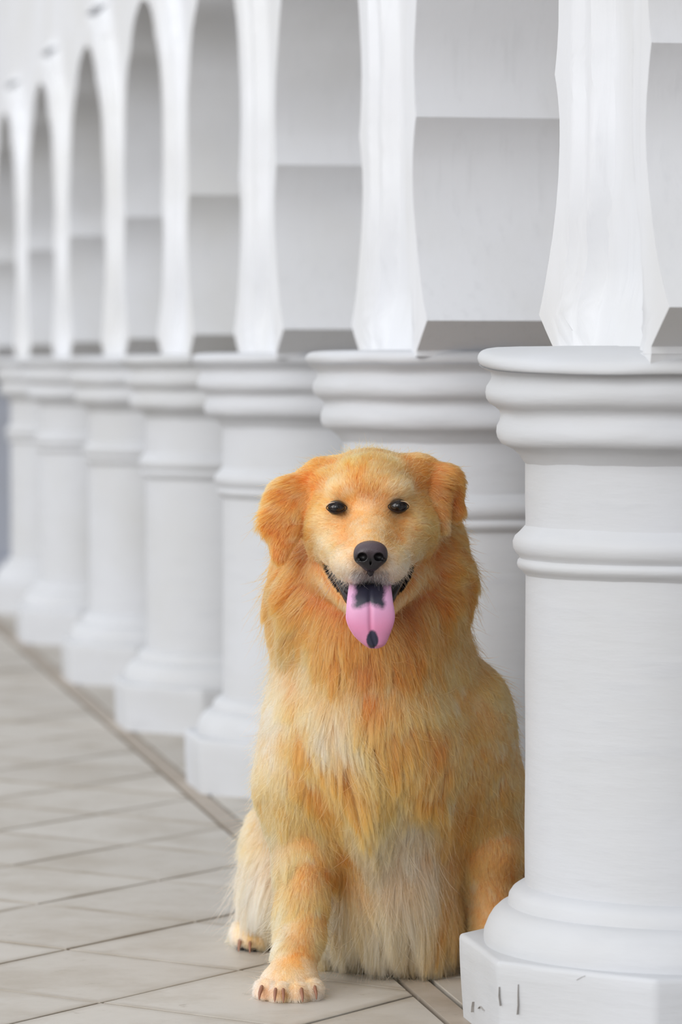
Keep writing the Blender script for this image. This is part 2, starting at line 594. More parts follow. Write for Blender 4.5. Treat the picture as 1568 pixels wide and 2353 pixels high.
crack([(1147, 2268), (1146, 2290), (1149, 2312)], CR_MAIN, .00022)
crack([(1086, 2302), (1084, 2314), (1083, 2326)], CR_LEFT, .00035)
crack([(1098, 2318), (1103, 2312), (1110, 2322)], CR_LEFT, .00025)
crack([(1325, 2252), (1336, 2246), (1345, 2242)], CR_MAIN, .00022)

# ------------------------------------------------------------------ the dog: one body surface grown from blended volumes
PRIM = []     # (kind, data, region, blend)
def ell(px, py, Y, rx, ry, rz, reg, k=0.02):
    PRIM.append(('e', (P(px, py, Y), np.array([rx, ry, rz])), reg, k))
def cone(p0, r0, p1, r1, reg, k=0.02, flat=1.0):
    PRIM.append(('c', (P(*p0), r0, P(*p1), r1, flat), reg, k))

# trunk
ell(862, 1640, 4.95, .138, .13, .15, 'torso', .05)
ell(885, 1760, 4.96, .150, .14, .13, 'torso', .05)
ell(848, 1700, 4.87, .085, .06, .12, 'torso', .04)
ell(890, 1930, 5.0, .115, .14, .16, 'torso', .05)
ell(872, 1835, 4.945, .095, .075, .08, 'torso', .04)
ell(900, 2085, 5.015, .110, .115, .066, 'belly', .04)
ell(905, 1980, 5.27, .165, .19, .13, 'back', .05)
cone((870, 1560, 5.0), .12, (900, 1850, 5.22), .14, 'back', .05)
# neck and ruff
ell(850, 1335, 4.93, .116, .105, .10, 'ruff', .03)
ell(855, 1455, 4.93, .108, .115, .10, 'ruff', .04)
ell(1006, 1295, 4.93, .034, .06, .07, 'ruff', .05)
ell(702, 1355, 4.93, .030, .05, .07, 'ruff', .05)
cone((855, 1250, 4.95), .085, (858, 1500, 4.98), .11, 'ruff', .04)
# head
ell(850, 1147, 4.885, .078, .095, .067, 'head', .02)
ell(850, 1135, 4.83, .056, .045, .045, 'head', .02)
ell(748, 1108, 4.885, .030, .05, .026, 'head', .02)
ell(952, 1104, 4.885, .032, .05, .030, 'head', .02)
ell(797, 1128, 4.805, .022, .018, .015, 'head', .012)
ell(900, 1126, 4.805, .022, .018, .015, 'head', .012)
ell(768, 1215, 4.85, .042, .06, .046, 'head', .02)
ell(936, 1215, 4.85, .042, .06, .046, 'head', .02)
cone((849, 1215, 4.82), .040, (851, 1275, 4.715), .026, 'muzzle', .02)
ell(818, 1292, 4.735, .031, .050, .027, 'muzzle', .012)
ell(884, 1292, 4.735, .031, .050, .027, 'muzzle', .012)
ell(741, 1256, 4.835, .015, .02, .014, 'head', .01)
ell(950, 1258, 4.835, .015, .02, .014, 'head', .01)
ell(779, 1262, 4.80, .026, .045, .026, 'muzzle', .02)
ell(921, 1262, 4.80, .026, .045, .026, 'muzzle', .02)
cone((850, 1330, 4.85), .040, (852, 1372, 4.752), .020, 'jaw', .015)
cone((766, 1312, 4.850), .030, (826, 1384, 4.765), .018, 'jaw', .015)
cone((934, 1308, 4.850), .030, (882, 1384, 4.765), .018, 'jaw', .015)
# ears
cone((742, 1098, 4.865), .024, (668, 1152, 4.85), .029, 'ear_a', .012, .45)
cone((668, 1148, 4.85), .029, (655, 1205, 4.835), .024, 'ear_a', .006, .38)
cone((655, 1205, 4.835), .024, (643, 1277, 4.825), .011, 'ear_a', .006, .40)
cone((962, 1092, 4.87), .026, (1014, 1114, 4.865), .026, 'ear_b', .012, .5)
cone((1014, 1114, 4.865), .026, (1038, 1165, 4.865), .017, 'ear_b', .006, .5)
cone((1000, 1120, 4.85), .018, (1020, 1212, 4.845), .007, 'ear_b', .006, .4)
# shoulders and forelegs
ell(700, 1740, 4.94, .052, .085, .115, 'torso', .04)
ell(1085, 1735, 4.99, .062, .09, .125, 'torso', .04)
cone((690, 1800, 4.91), .056, (700, 1960, 4.885), .037, 'leg_a', .04)
cone((704, 1960, 4.885), .036, (694, 2130, 4.845), .0275, 'leg_a', .015)
cone((694, 2130, 4.845), .0275, (676, 2225, 4.805), .027, 'leg_a', .012)
ell(668, 2256, 4.79, .037, .040, .027, 'paw_a', .012)
for x, y, Yt in ((614, 2281, 4.765), (643, 2287, 4.752), (682, 2287, 4.752), (714, 2279, 4.765)):
    ell(x, y, Yt, .0155, .030, .0185, 'paw_a', .004)
cone((1105, 1820, 4.98), .060, (1128, 1960, 4.965), .044, 'leg_b', .03)
cone((1128, 1960, 4.965), .044, (1134, 2110, 4.955), .032, 'leg_b', .015)
cone((1134, 2110, 4.955), .032, (1142, 2215, 4.935), .028, 'leg_b', .012)
for x, Yt in ((1110, 4.90), (1134, 4.885), (1160, 4.885), (1184, 4.90)):
    q = P(x, 2200, Yt); PRIM.append(('e', (np.array([q[0], Yt, .020]), np.array([.0155, .032, .019])), 'paw_b', .004))
q = P(1147, 2200, 4.925); PRIM.append(('e', (np.array([q[0], 4.925, .032]), np.array([.036, .040, .030])), 'paw_b', .012))
# haunches and hind feet
ell(650, 2010, 5.22, .052, .14, .11, 'haunch', .03)
ell(1182, 1985, 5.22, .060, .15, .105, 'haunch', .03)
cone((640, 2110, 5.30), .040, (585, 2150, 5.20), .028, 'haunch', .02)
for x, Yt in ((556, 5.17), (577, 5.155), (600, 5.155)):
    q = P(x, 2200, Yt); PRIM.append(('e', (np.array([q[0], Yt, .019]), np.array([.0135, .030, .018])), 'paw_c', .004))
q = P(1215, 2200, 5.2); PRIM.append(('e', (np.array([q[0], 5.2, .028]), np.array([.035, .08, .028])), 'paw_b', .012))

def sdf_prim(p, X, Y, Z):
    kind, d = p[0], p[1]
    if kind == 'e':
        c, r = d
        a, b, c_ = (X - c[0]), (Y - c[1]), (Z - c[2])
        k0 = np.sqrt((a / r[0]) ** 2 + (b / r[1]) ** 2 + (c_ / r[2]) ** 2)
        k1 = np.sqrt((a / r[0] ** 2) ** 2 + (b / r[1] ** 2) ** 2 + (c_ / r[2] ** 2) ** 2) + 1e-9
        return k0 * (k0 - 1) / k1
    p0, r0, p1, r1, fl = d
    ax = p1 - p0
    ax2 = np.array([ax[0], ax[1], ax[2]])
    L2 = float(ax2 @ ax2)
    a, b, c_ = X - p0[0], Y - p0[1], Z - p0[2]
    t = np.clip((a * ax2[0] + b * ax2[1] + c_ * ax2[2]) / L2, 0, 1)
    dx, dy, dz = a - t * ax2[0], (b - t * ax2[1]) / fl, c_ - t * ax2[2]
    dd = np.sqrt(dx * dx + dy * dy + dz * dz) - (r0 + (r1 - r0) * t)
    return dd * (fl if fl < 1 else 1) if fl < 1 else dd

def bounds(p):
    if p[0] == 'e': c, r = p[1]; return c - r, c + r
    p0, r0, p1, r1, fl = p[1]
    return np.minimum(p0 - r0, p1 - r1), np.maximum(p0 + r0, p1 + r1)

# hollows: eye sockets, mouth slit
EYES = [P(774, 1167, 4.778), P(916, 1164, 4.778)]
CARVE = [('e', (EYES[0] + np.array([0, -.004, 0]), np.array([0.0130, .013, .0056])), 'socket', .0015),
         ('e', (EYES[1] + np.array([0, -.004, 0]), np.array([0.0130, .013, .0056])), 'socket', .0015)]
SMILE = [(746, 1280, 4.812, .0016), (753, 1302, 4.795, .0032), (764, 1324, 4.778, .0046), (779, 1343, 4.758, .0072), (799, 1354, 4.738, .0095), (826, 1358, 4.722, .010), (852, 1360, 4.716, .010),
         (878, 1358, 4.722, .010), (902, 1352, 4.738, .0095), (920, 1340, 4.758, .0074), (934, 1320, 4.778, .0050), (943, 1298, 4.795, .0036), (950, 1276, 4.812, .0018)]
for a, b in zip(SMILE[:-1], SMILE[1:]):
    CARVE.append(('c', (P(*a[:3]), a[3], P(*b[:3]), b[3], 1.0), 'mouth', .002))
    ia, ib = list(a), list(b)
    ia[2] += .02; ib[2] += .02
    CARVE.append(('c', (P(*ia[:3]), a[3], P(*ib[:3]), b[3], 1.0), 'mouth', .002))

def surface_nets(f, xs, ys, zs):
    """mesh of the zero level of f on a rectilinear grid"""
    nx, ny, nz = f.shape
    s = f < 0
    idx = -np.ones((nx - 1, ny - 1, nz - 1), np.int64)
    cnt = np.zeros((nx - 1, ny - 1, nz - 1), np.int32)
    for dx in (0, 1):
        for dy in (0, 1):
            for dz in (0, 1):
                cnt += s[dx:nx - 1 + dx, dy:ny - 1 + dy, dz:nz - 1 + dz]
    act = (cnt > 0) & (cnt < 8)
    I, Jx, K = np.nonzero(act)
    idx[I, Jx, K] = np.arange(len(I))
    acc = np.zeros((len(I), 3)); num = np.zeros(len(I))
    G = (xs, ys, zs)
    for ax in range(3):
        oth = [a for a in range(3) if a != ax]
        for o1 in (0, 1):
            for o2 in (0, 1):
                c0 = [I, Jx, K]; c0 = [a.copy() for a in c0]
                c0[oth[0]] = c0[oth[0]] + o1; c0[oth[1]] = c0[oth[1]] + o2
                c1 = [a.copy() for a in c0]; c1[ax] = c1[ax] + 1
                f0 = f[c0[0], c0[1], c0[2]]; f1 = f[c1[0], c1[1], c1[2]]
                m = (f0 < 0) != (f1 < 0)
                t = np.where(m, f0 / np.where(m, f0 - f1, 1), 0)
                for a in range(3):
                    p0 = G[a][c0[a]]; p1 = G[a][c1[a]]
                    acc[:, a] += np.where(m, p0 + (p1 - p0) * t, 0)
                num += m
    V = acc / num[:, None]
    F = []
    for ax in range(3):
        o1, o2 = [a for a in range(3) if a != ax]
        sl0 = [slice(None)] * 3; sl1 = [slice(None)] * 3
        sl0[ax] = slice(0, -1); sl1[ax] = slice(1, None)
        A, B = s[tuple(sl0)], s[tuple(sl1)]
        ch = A != B
        e = np.nonzero(ch)
        ok = (e[o1] > 0) & (e[o2] > 0) & (e[o1] < f.shape[o1] - 1) & (e[o2] < f.shape[o2] - 1)
        e = [a[ok] for a in e]
        q = []
        for d1, d2 in ((-1, -1), (0, -1), (0, 0), (-1, 0)):
            c = [a.copy() for a in e]
            c[o1] = c[o1] + d1; c[o2] = c[o2] + d2
            q.append(idx[c[0], c[1], c[2]])
        q = np.stack(q, 1)
        ins = A[tuple(e)]
        flip = ins if ax != 1 else ~ins
        q[~flip] = q[~flip][:, ::-1]
        F.append(q)
    return V, np.concatenate(F)

def eval_field(prims, carve, xs, ys, zs):
    f = np.full((len(xs), len(ys), len(zs)), 0.2, np.float32)
    for sub, lst in ((False, prims), (True, carve)):
        for p in lst:
            lo, hi = bounds(p); k = p[3]; m = k + 0.02
            i0, i1 = np.searchsorted(xs, lo[0] - m), np.searchsorted(xs, hi[0] + m)
            j0, j1 = np.searchsorted(ys, lo[1] - m), np.searchsorted(ys, hi[1] + m)
            k0, k1 = np.searchsorted(zs, lo[2] - m), np.searchsorted(zs, hi[2] + m)
            if i1 <= i0 or j1 <= j0 or k1 <= k0: continue
            X = xs[i0:i1, None, None]; Y = ys[None, j0:j1, None]; Z = zs[None, None, k0:k1]
            d = sdf_prim(p, X, Y, Z)
            g = f[i0:i1, j0:j1, k0:k1]
            if sub:
                h = np.clip(0.5 - 0.5 * (g + d) / k, 0, 1)
                f[i0:i1, j0:j1, k0:k1] = g * (1 - h) - d * h + k * h * (1 - h)
            else:
                h = np.clip(0.5 + 0.5 * (d - g) / k, 0, 1)
                f[i0:i1, j0:j1, k0:k1] = d * (1 - h) + g * h - k * h * (1 - h)
    return f

def axis(*segs):
    out = []
    for a, b, st in segs:
        out += list(np.arange(a, b, st))
    return np.array(out)

xs = axis((-.24, -.15, .005), (-.15, .17, .0028), (.17, .36, .005))
ys = axis((4.62, 4.92, .0030), (4.92, 5.55, .009))
zs = axis((-.02, .06, .003), (.06, .50, .0055), (.50, .77, .0028))
field = eval_field(PRIM, CARVE, xs, ys, zs)
field = np.maximum(field, (0.0015 - zs[None, None, :]).astype(np.float32))     # resting flat on the floor
DV, DF = surface_nets(field, xs, ys, zs)

# normals, regions
def vnormals(V, F):
    n = np.zeros_like(V)
    fn = np.cross(V[F[:, 2]] - V[F[:, 0]], V[F[:, 3]] - V[F[:, 1]])
    for k in range(4): np.add.at(n, F[:, k], fn)
    n /= np.linalg.norm(n, axis=1)[:, None] + 1e-12
    return n
DN = vnormals(DV, DF)
cen = np.array([P(870, 1700, 5.0)])
REG = ['torso', 'belly', 'back', 'ruff', 'head', 'muzzle', 'jaw', 'ear_a', 'ear_b', 'leg_a', 'leg_b', 'paw_a', 'paw_b', 'paw_c', 'haunch']
RD = np.full((len(DV), len(REG)), 9.0)
for p in PRIM:
    i = REG.index(p[2])
    RD[:, i] = np.minimum(RD[:, i], sdf_prim(p, DV[:, 0], DV[:, 1], DV[:, 2]))
reg = RD.argmin(1)
SOFT = np.array([{'ear_a': .0025, 'ear_b': .003, 'muzzle': .006, 'head': .006, 'jaw': .004}.get(q, .011) for q in REG])
RW = np.exp(-(RD - RD.min(1)[:, None]) / np.maximum(SOFT[None, :], 0) )
RW /= RW.sum(1)[:, None]
mouth = np.full(len(DV), 9.0); sock = np.full(len(DV), 9.0)
for p in CARVE:
    d = sdf_prim(p, DV[:, 0], DV[:, 1], DV[:, 2])
    if p[2] == 'mouth': mouth = np.minimum(mouth, d)
    else: sock = np.minimum(sock, d)

def to_px(V):
    Yc = V[:, 1] * cp - (V[:, 2] - CAM_H) * sn
    yc = V[:, 1] * sn + (V[:, 2] - CAM_H) * cp
    return np.stack([784 + FPX * V[:, 0] / Yc, 1176.5 - FPX * yc / Yc], 1)

# coat colours with some shade and a lit rim painted in, laid out over the body: spot x, spot y, colour
COLS = {
 'head': [(850, 1040, (222, 150, 76)), (850, 1085, (228, 160, 88)), (800, 1060, (232, 166, 92)), (900, 1060, (234, 172, 104)), (760, 1075, (222, 146, 72)), (950, 1075, (216, 142, 72)), (722, 1100, (212, 132, 60)), (985, 1100, (204, 132, 64)),
          (850, 1130, (206, 128, 56)), (835, 1110, (214, 138, 64)), (870, 1150, (214, 146, 78)), (808, 1140, (240, 196, 140)), (888, 1140, (240, 198, 146)), (850, 1175, (243, 200, 152)), (850, 1200, (246, 208, 164)), (815, 1170, (238, 190, 134)), (885, 1175, (242, 198, 146)),
          (770, 1120, (232, 178, 116)), (925, 1130, (236, 188, 132)), (735, 1150, (226, 158, 88)), (965, 1140, (216, 150, 84)), (730, 1190, (236, 178, 112)), (975, 1190, (226, 168, 98)), (770, 1200, (242, 188, 124)), (930, 1200, (232, 176, 110)), (735, 1240, (246, 206, 150)), (712, 1235, (206, 128, 60)), (704, 1270, (196, 116, 52)), (708, 1200, (214, 140, 72)), (970, 1235, (228, 172, 104)), (720, 1290, (224, 150, 82)), (985, 1290, (214, 140, 74)), (850, 1225, (238, 184, 126))],  # brown spots down the cheek edge paint the shadow gap beside the ear
 'muzzle': [(850, 1215, (240, 190, 134)), (850, 1238, (222, 164, 98)), (808, 1228, (226, 156, 92)), (798, 1250, (228, 164, 108)), (893, 1225, (200, 134, 66)), (903, 1250, (206, 146, 78)), (825, 1225, (244, 206, 160)), (878, 1225, (244, 204, 154)), (790, 1275, (246, 212, 168)), (770, 1262, (240, 196, 142)), (750, 1255, (240, 200, 148)), (930, 1270, (240, 206, 160)), (915, 1285, (238, 210, 170)), (948, 1258, (224, 176, 116)), (790, 1310, (246, 220, 184)), (905, 1312, (232, 212, 184)), (812, 1302, (232, 212, 184)), (892, 1304, (228, 208, 180)), (832, 1322, (120, 110, 104)), (872, 1322, (120, 110, 104)), (852, 1322, (50, 44, 46)), (852, 1335, (70, 60, 60)), (820, 1326, (216, 196, 170)), (884, 1328, (214, 194, 170)), (802, 1326, (240, 216, 180)), (898, 1328, (236, 212, 180)), (795, 1338, (240, 214, 178)), (908, 1336, (232, 208, 176))],
 'jaw': [(780, 1380, (214, 158, 100)), (920, 1380, (206, 150, 92)), (850, 1395, (180, 120, 66))],
 'ruff': [(640, 1330, (214, 140, 76)), (680, 1330, (196, 106, 40)), (720, 1330, (210, 132, 66)), (640, 1400, (214, 140, 72)), (700, 1390, (202, 112, 44)), (750, 1400, (212, 128, 58)), (770, 1440, (198, 110, 44)), (680, 1450, (216, 146, 82)), (730, 1480, (214, 144, 76)), (790, 1500, (214, 140, 70)), (770, 1350, (220, 148, 82)),
          (1060, 1330, (210, 138, 70)), (1010, 1320, (208, 112, 52)), (1000, 1360, (196, 112, 50)), (960, 1300, (212, 140, 72)), (950, 1360, (120, 68, 32)), (930, 1400, (130, 74, 34)), (930, 1440, (152, 92, 44)), (980, 1400, (190, 120, 58)), (1030, 1420, (206, 140, 76)), (1000, 1480, (204, 140, 74)), (940, 1500, (196, 130, 66)), (850, 1500, (206, 134, 66)), (845, 1545, (150, 90, 44)), (790, 1550, (214, 142, 76)), (900, 1550, (200, 132, 70)), (665, 1510, (226, 170, 110)), (1040, 1510, (214, 156, 92)), (1060, 1250, (196, 118, 52)), (1075, 1200, (200, 124, 58)), (850, 1440, (196, 120, 60))],  # darkest spots under the jaw are neck shading put into the colour
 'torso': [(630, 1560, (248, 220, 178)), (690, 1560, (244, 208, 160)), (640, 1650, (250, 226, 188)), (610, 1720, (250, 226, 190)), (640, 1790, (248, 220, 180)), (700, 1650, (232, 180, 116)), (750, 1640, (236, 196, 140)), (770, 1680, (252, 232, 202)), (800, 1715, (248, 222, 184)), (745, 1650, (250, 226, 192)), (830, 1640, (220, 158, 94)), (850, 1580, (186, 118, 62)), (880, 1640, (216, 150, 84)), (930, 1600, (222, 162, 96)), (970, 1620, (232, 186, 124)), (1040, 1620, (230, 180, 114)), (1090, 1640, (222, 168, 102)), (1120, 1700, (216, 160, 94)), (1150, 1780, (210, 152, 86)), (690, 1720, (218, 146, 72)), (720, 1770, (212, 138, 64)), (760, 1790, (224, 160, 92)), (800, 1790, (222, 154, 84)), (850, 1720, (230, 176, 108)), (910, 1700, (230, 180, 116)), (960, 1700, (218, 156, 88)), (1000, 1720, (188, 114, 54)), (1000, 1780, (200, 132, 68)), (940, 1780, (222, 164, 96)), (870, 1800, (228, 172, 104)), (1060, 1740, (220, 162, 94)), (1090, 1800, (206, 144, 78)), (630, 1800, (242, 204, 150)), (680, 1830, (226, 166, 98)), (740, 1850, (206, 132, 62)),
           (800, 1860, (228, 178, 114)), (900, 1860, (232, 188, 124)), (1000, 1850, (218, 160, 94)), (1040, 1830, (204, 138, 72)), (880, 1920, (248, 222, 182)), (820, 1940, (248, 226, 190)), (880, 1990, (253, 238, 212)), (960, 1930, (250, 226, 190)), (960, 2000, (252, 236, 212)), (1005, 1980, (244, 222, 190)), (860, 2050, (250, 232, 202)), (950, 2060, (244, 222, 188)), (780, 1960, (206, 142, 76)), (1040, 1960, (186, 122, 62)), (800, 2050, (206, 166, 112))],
 'belly': [(800, 2100, (240, 212, 170)), (870, 2120, (244, 222, 186)), (950, 2120, (236, 212, 176)), (1020, 2100, (192, 142, 84)), (800, 2200, (240, 214, 174)), (880, 2200, (232, 206, 168)), (960, 2200, (224, 198, 162)), (1040, 2180, (200, 172, 134))],
 'back': [(700, 1900, (226, 170, 106)), (1100, 1900, (210, 146, 80)), (900, 1700, (214, 146, 78))],
 'leg_a': [(660, 1850, (232, 184, 122)), (700, 1870, (230, 172, 106)), (745, 1880, (208, 142, 76)), (690, 1950, (232, 178, 112)), (740, 1980, (214, 150, 84)), (765, 2000, (186, 116, 52)), (680, 2050, (234, 184, 120)), (720, 2060, (228, 170, 102)), (750, 2100, (202, 136, 70)), (660, 2120, (244, 214, 166)), (700, 2130, (236, 190, 130)), (650, 2180, (246, 216, 170)), (690, 2190, (224, 160, 90)), (730, 2200, (204, 140, 74)), (660, 2220, (232, 176, 108)), (700, 2230, (224, 166, 98)), (640, 1960, (244, 210, 158))],
 'paw_a': [(620, 2250, (250, 232, 206)), (660, 2250, (248, 228, 188)), (700, 2250, (248, 226, 188)), (612, 2285, (244, 214, 190)), (640, 2290, (253, 244, 226)), (680, 2290, (252, 242, 222)), (716, 2285, (248, 232, 210)), (661, 2290, (214, 166, 112)), (699, 2290, (210, 156, 110)), (628, 2290, (226, 180, 140))],  # darker spots between the toes paint in the crease shade
 'leg_b': [(1080, 1900, (230, 176, 112)), (1120, 1900, (222, 166, 102)), (1170, 1900, (204, 146, 84)), (1090, 2000, (230, 176, 112)), (1130, 1990, (204, 148, 86)), (1180, 2000, (176, 118, 58)), (1110, 2090, (234, 188, 132)), (1150, 2080, (214, 154, 92)), (1190, 2040, (190, 130, 68)), (1115, 2130, (226, 170, 112))],
 'paw_b': [(1140, 2250, (240, 214, 170))], 'paw_c': [(545, 2150, (250, 236, 206)), (580, 2160, (240, 204, 150))],
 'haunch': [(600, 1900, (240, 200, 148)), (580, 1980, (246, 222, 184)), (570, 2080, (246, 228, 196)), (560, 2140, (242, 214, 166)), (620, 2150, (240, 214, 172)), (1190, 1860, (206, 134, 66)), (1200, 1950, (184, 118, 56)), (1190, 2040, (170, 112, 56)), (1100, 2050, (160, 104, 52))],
 'ear_a': [(720, 1085, (214, 134, 60)), (690, 1090, (222, 148, 76)), (640, 1120, (216, 144, 74)), (610, 1160, (208, 132, 62)), (650, 1150, (218, 148, 80)), (690, 1140, (230, 170, 104)), (630, 1200, (198, 116, 46)), (660, 1200, (214, 138, 66)), (690, 1190, (232, 176, 116)), (620, 1250, (206, 126, 54)), (650, 1250, (212, 132, 60)), (672, 1250, (222, 154, 90)), (640, 1290, (208, 124, 54))],  # lit front rim and dark fold stripe are painted into the ear colour
 'ear_b': [(965, 1080, (218, 146, 78)), (1000, 1090, (208, 134, 66)), (1040, 1100, (196, 122, 54)), (1060, 1150, (178, 104, 44)), (1020, 1140, (196, 122, 58)), (985, 1160, (230, 184, 130)), (1005, 1190, (214, 158, 104)), (1020, 1225, (196, 130, 74)), (1055, 1190, (170, 96, 40))],
}
# lie of the coat: spot x, spot y, direction across the picture (x right, y down), hair length in metres, lift
FLOW = {
 'head': [(850, 1230, 0, -1, .007, .25), (850, 1180, 0, -1, .009, .3), (850, 1120, 0, -1, .012, .3), (850, 1060, 0, -1, .016, .3), (800, 1060, -.3, -1, .016, .3), (905, 1060, .3, -1, .016, .3), (750, 1080, -.8, -.5, .018, .3), (955, 1080, .8, -.4, .018, .3),
          (790, 1110, -.5, -1, .013, .3), (910, 1110, .5, -1, .013, .3), (740, 1160, -1, -.1, .013, .25), (955, 1160, 1, -.1, .013, .25), (760, 1195, -1, .25, .011, .25), (935, 1195, 1, .25, .011, .25), (725, 1220, -.9, .6, .018, .3), (980, 1220, .9, .5, .018, .3), (720, 1290, -.7, 1, .028, .35), (985, 1290, .7, 1, .028, .35)],
 'muzzle': [(850, 1240, 0, -1, .005, .2), (815, 1230, -.5, -1, .006, .2), (888, 1230, .5, -1, .006, .2), (780, 1260, -1, .2, .008, .25), (920, 1260, 1, .2, .008, .25), (805, 1300, -.8, .8, .007, .3), (898, 1300, .8, .8, .007, .3), (835, 1325, -.3, 1, .008, .5), (870, 1325, .3, 1, .008, .5), (790, 1330, -.5, 1, .007, .3), (910, 1330, .5, 1, .007, .3)],
 'jaw': [(800, 1390, -.2, 1, .012, .3), (900, 1390, .2, 1, .012, .3)],
 'ruff': [(650, 1340, -.9, .55, .048, .6), (720, 1340, -.75, .8, .035, .4), (650, 1420, -.6, 1, .05, .6), (720, 1430, -.35, 1, .045, .4), (760, 1500, -.15, 1, .05, .4), (850, 1520, 0, 1, .055, .35), (850, 1420, 0, 1, .03, .3), (1055, 1300, 1, .35, .050, .6), (1000, 1320, .9, .5, .035, .4), (1055, 1400, .6, 1, .05, .6), (980, 1430, .3, 1, .045, .4), (940, 1510, .12, 1, .05, .4), (780, 1390, -.6, 1, .03, .35), (920, 1390, .6, 1, .03, .35), (1060, 1220, .8, .6, .025, .35), (640, 1260, -.8, .5, .03, .4)],
 'torso': [(620, 1600, -.1, 1, .03, .3), (640, 1750, 0, 1, .03, .3), (700, 1620, .12, 1, .045, .35), (760, 1700, .22, 1, .055, .35), (850, 1600, 0, 1, .055, .3), (850, 1720, .1, 1, .055, .35), (930, 1650, .25, 1, .05, .3), (980, 1740, -.25, 1, .05, .35), (1050, 1620, .25, 1, .025, .3), (1120, 1720, .2, 1, .022, .3), (1080, 1800, .15, 1, .025, .3), (700, 1800, -.25, 1, .04, .35), (750, 1840, .15, 1, .04, .35), (800, 1850, .1, 1, .06, .35), (900, 1850, .03, 1, .07, .35), (990, 1850, .25, 1, .06, .35), (880, 1960, -.05, 1, .10, .32), (970, 1960, .25, 1, .095, .45), (850, 2080, -.1, 1, .09, .32)],
 'belly': [(800, 2120, -.25, 1, .065, .35), (900, 2130, 0, 1, .07, .35), (1000, 2130, .12, 1, .065, .35)],
 'back': [(700, 1900, -.2, 1, .04, .3), (1100, 1900, .3, 1, .035, .3)],
 'leg_a': [(650, 1860, -.1, 1, .030, .3), (700, 1880, 0, 1, .022, .25), (750, 1900, .15, 1, .035, .35), (700, 2000, 0, 1, .014, .25), (648, 1980, -.18, 1, .040, .45), (646, 2060, -.12, 1, .045, .5), (755, 2020, .2, 1, .035, .4), (690, 2120, -.05, 1, .013, .25), (648, 2130, -.2, 1, .035, .5), (735, 2130, .15, 1, .022, .35), (680, 2210, -.1, 1, .011, .3)],
 'paw_a': [(660, 2245, 0, 1, .010, .3), (620, 2280, -.3, 1, .011, .5), (700, 2280, .3, 1, .011, .5)],
 'leg_b': [(1090, 1900, 0, 1, .022, .25), (1160, 1900, .2, 1, .02, .25), (1100, 2080, .05, 1, .013, .25), (1170, 2080, .1, 1, .013, .25)],
 'paw_b': [(1140, 2250, 0, 1, .008, .3)], 'paw_c': [(570, 2160, -.2, 1, .008, .3)],
 'haunch': [(620, 1900, -.35, 1, .045, .45), (580, 1990, -.12, 1, .075, .45), (610, 2080, .15, 1, .040, .4), (1190, 1880, .3, 1, .03, .3), (1190, 2000, .1, 1, .03, .3)],
 'ear_a': [(720, 1085, -.9, .15, .016, .25), (660, 1110, -1, .35, .02, .3), (620, 1160, -.8, .7, .03, .35), (680, 1160, -.35, 1, .022, .3), (640, 1220, -.15, 1, .018, .25), (645, 1280, -.05, 1, .011, .25), (695, 1180, -.3, 1, .016, .3)],
 'ear_b': [(965, 1080, .9, .3, .018, .25), (1020, 1100, .9, .4, .022, .35), (1055, 1140, .5, 1, .02, .3), (1000, 1140, .45, 1, .02, .3), (1015, 1200, .4, 1, .016, .3)],
}
def interp_one(T_, q, sig):
    d2 = (q[:, None, 0] - T_[None, :, 0]) ** 2 + (q[:, None, 1] - T_[None, :, 1]) ** 2
    w_ = 1 / (d2 + sig ** 2) ** 2
    w_ /= w_.sum(1)[:, None]
    return w_ @ T_[:, 2:]
TRUNK = ['ruff', 'torso', 'belly', 'back']
def interp(table, px, ncol, sig=16.0):
    """spots blended within a region, regions blended into one another where they meet"""
    out = np.zeros((len(px), ncol)); tot = np.zeros(len(px))
    for i, name in enumerate(REG):
        m = RW[:, i] > 0.01
        if not m.any(): continue
        src = sum([list(table[q]) for q in TRUNK], []) if name in TRUNK else table[name]
        T_ = np.array([list(r[:2]) + (list(r[2]) if isinstance(r[2], tuple) else list(r[2:])) for r in src], float)
        out[m] += interp_one(T_, px[m], sig * (2.2 if name in TRUNK and ncol == 3 else 1)) * RW[m, i][:, None]
        tot[m] += RW[m, i]
    return out / tot[:, None]

# the same spots serve the sides: the layout is a front elevation of the body, so colours run straight back
dpx = to_px(DV)
GAM = 1.25        # strands lose light among themselves, so each is paler than the coat they add up to
vflow = interp(FLOW, dpx, 4, 22.0)
fd = vflow[:, :2] / (np.linalg.norm(vflow[:, :2], axis=1)[:, None] + 1e-6)
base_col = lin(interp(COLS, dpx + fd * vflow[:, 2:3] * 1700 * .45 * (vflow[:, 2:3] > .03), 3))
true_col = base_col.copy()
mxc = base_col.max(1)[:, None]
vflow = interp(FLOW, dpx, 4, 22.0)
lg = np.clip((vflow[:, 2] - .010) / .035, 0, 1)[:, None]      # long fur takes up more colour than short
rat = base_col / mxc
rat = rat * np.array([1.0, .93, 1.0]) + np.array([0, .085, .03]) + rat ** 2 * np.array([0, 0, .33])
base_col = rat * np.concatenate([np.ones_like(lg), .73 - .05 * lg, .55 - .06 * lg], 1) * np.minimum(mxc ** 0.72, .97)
dark_eye = np.clip(1 - (sock - .0015) / .0035, 0, 1)[:, None]
inner = np.clip(1 - (np.abs(dpx[:, 0] - 845) - 50) / 26, 0, 1)[:, None]
base_col = base_col * (1 - dark_eye * (.45 + .5 * inner)) + lin((52, 40, 40)) * dark_eye * (.45 + .5 * inner)
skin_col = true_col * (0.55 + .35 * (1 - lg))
hairless = (mouth < 0.0035) | (sock < 0.0022) | ((reg >= REG.index('paw_a')) & (reg <= REG.index('paw_c')) & (DV[:, 2] < 0.004))
skin_col[mouth < 0.003] = lin((20, 16, 18))
skin_col[sock < 0.0018] = lin((28, 22, 22))

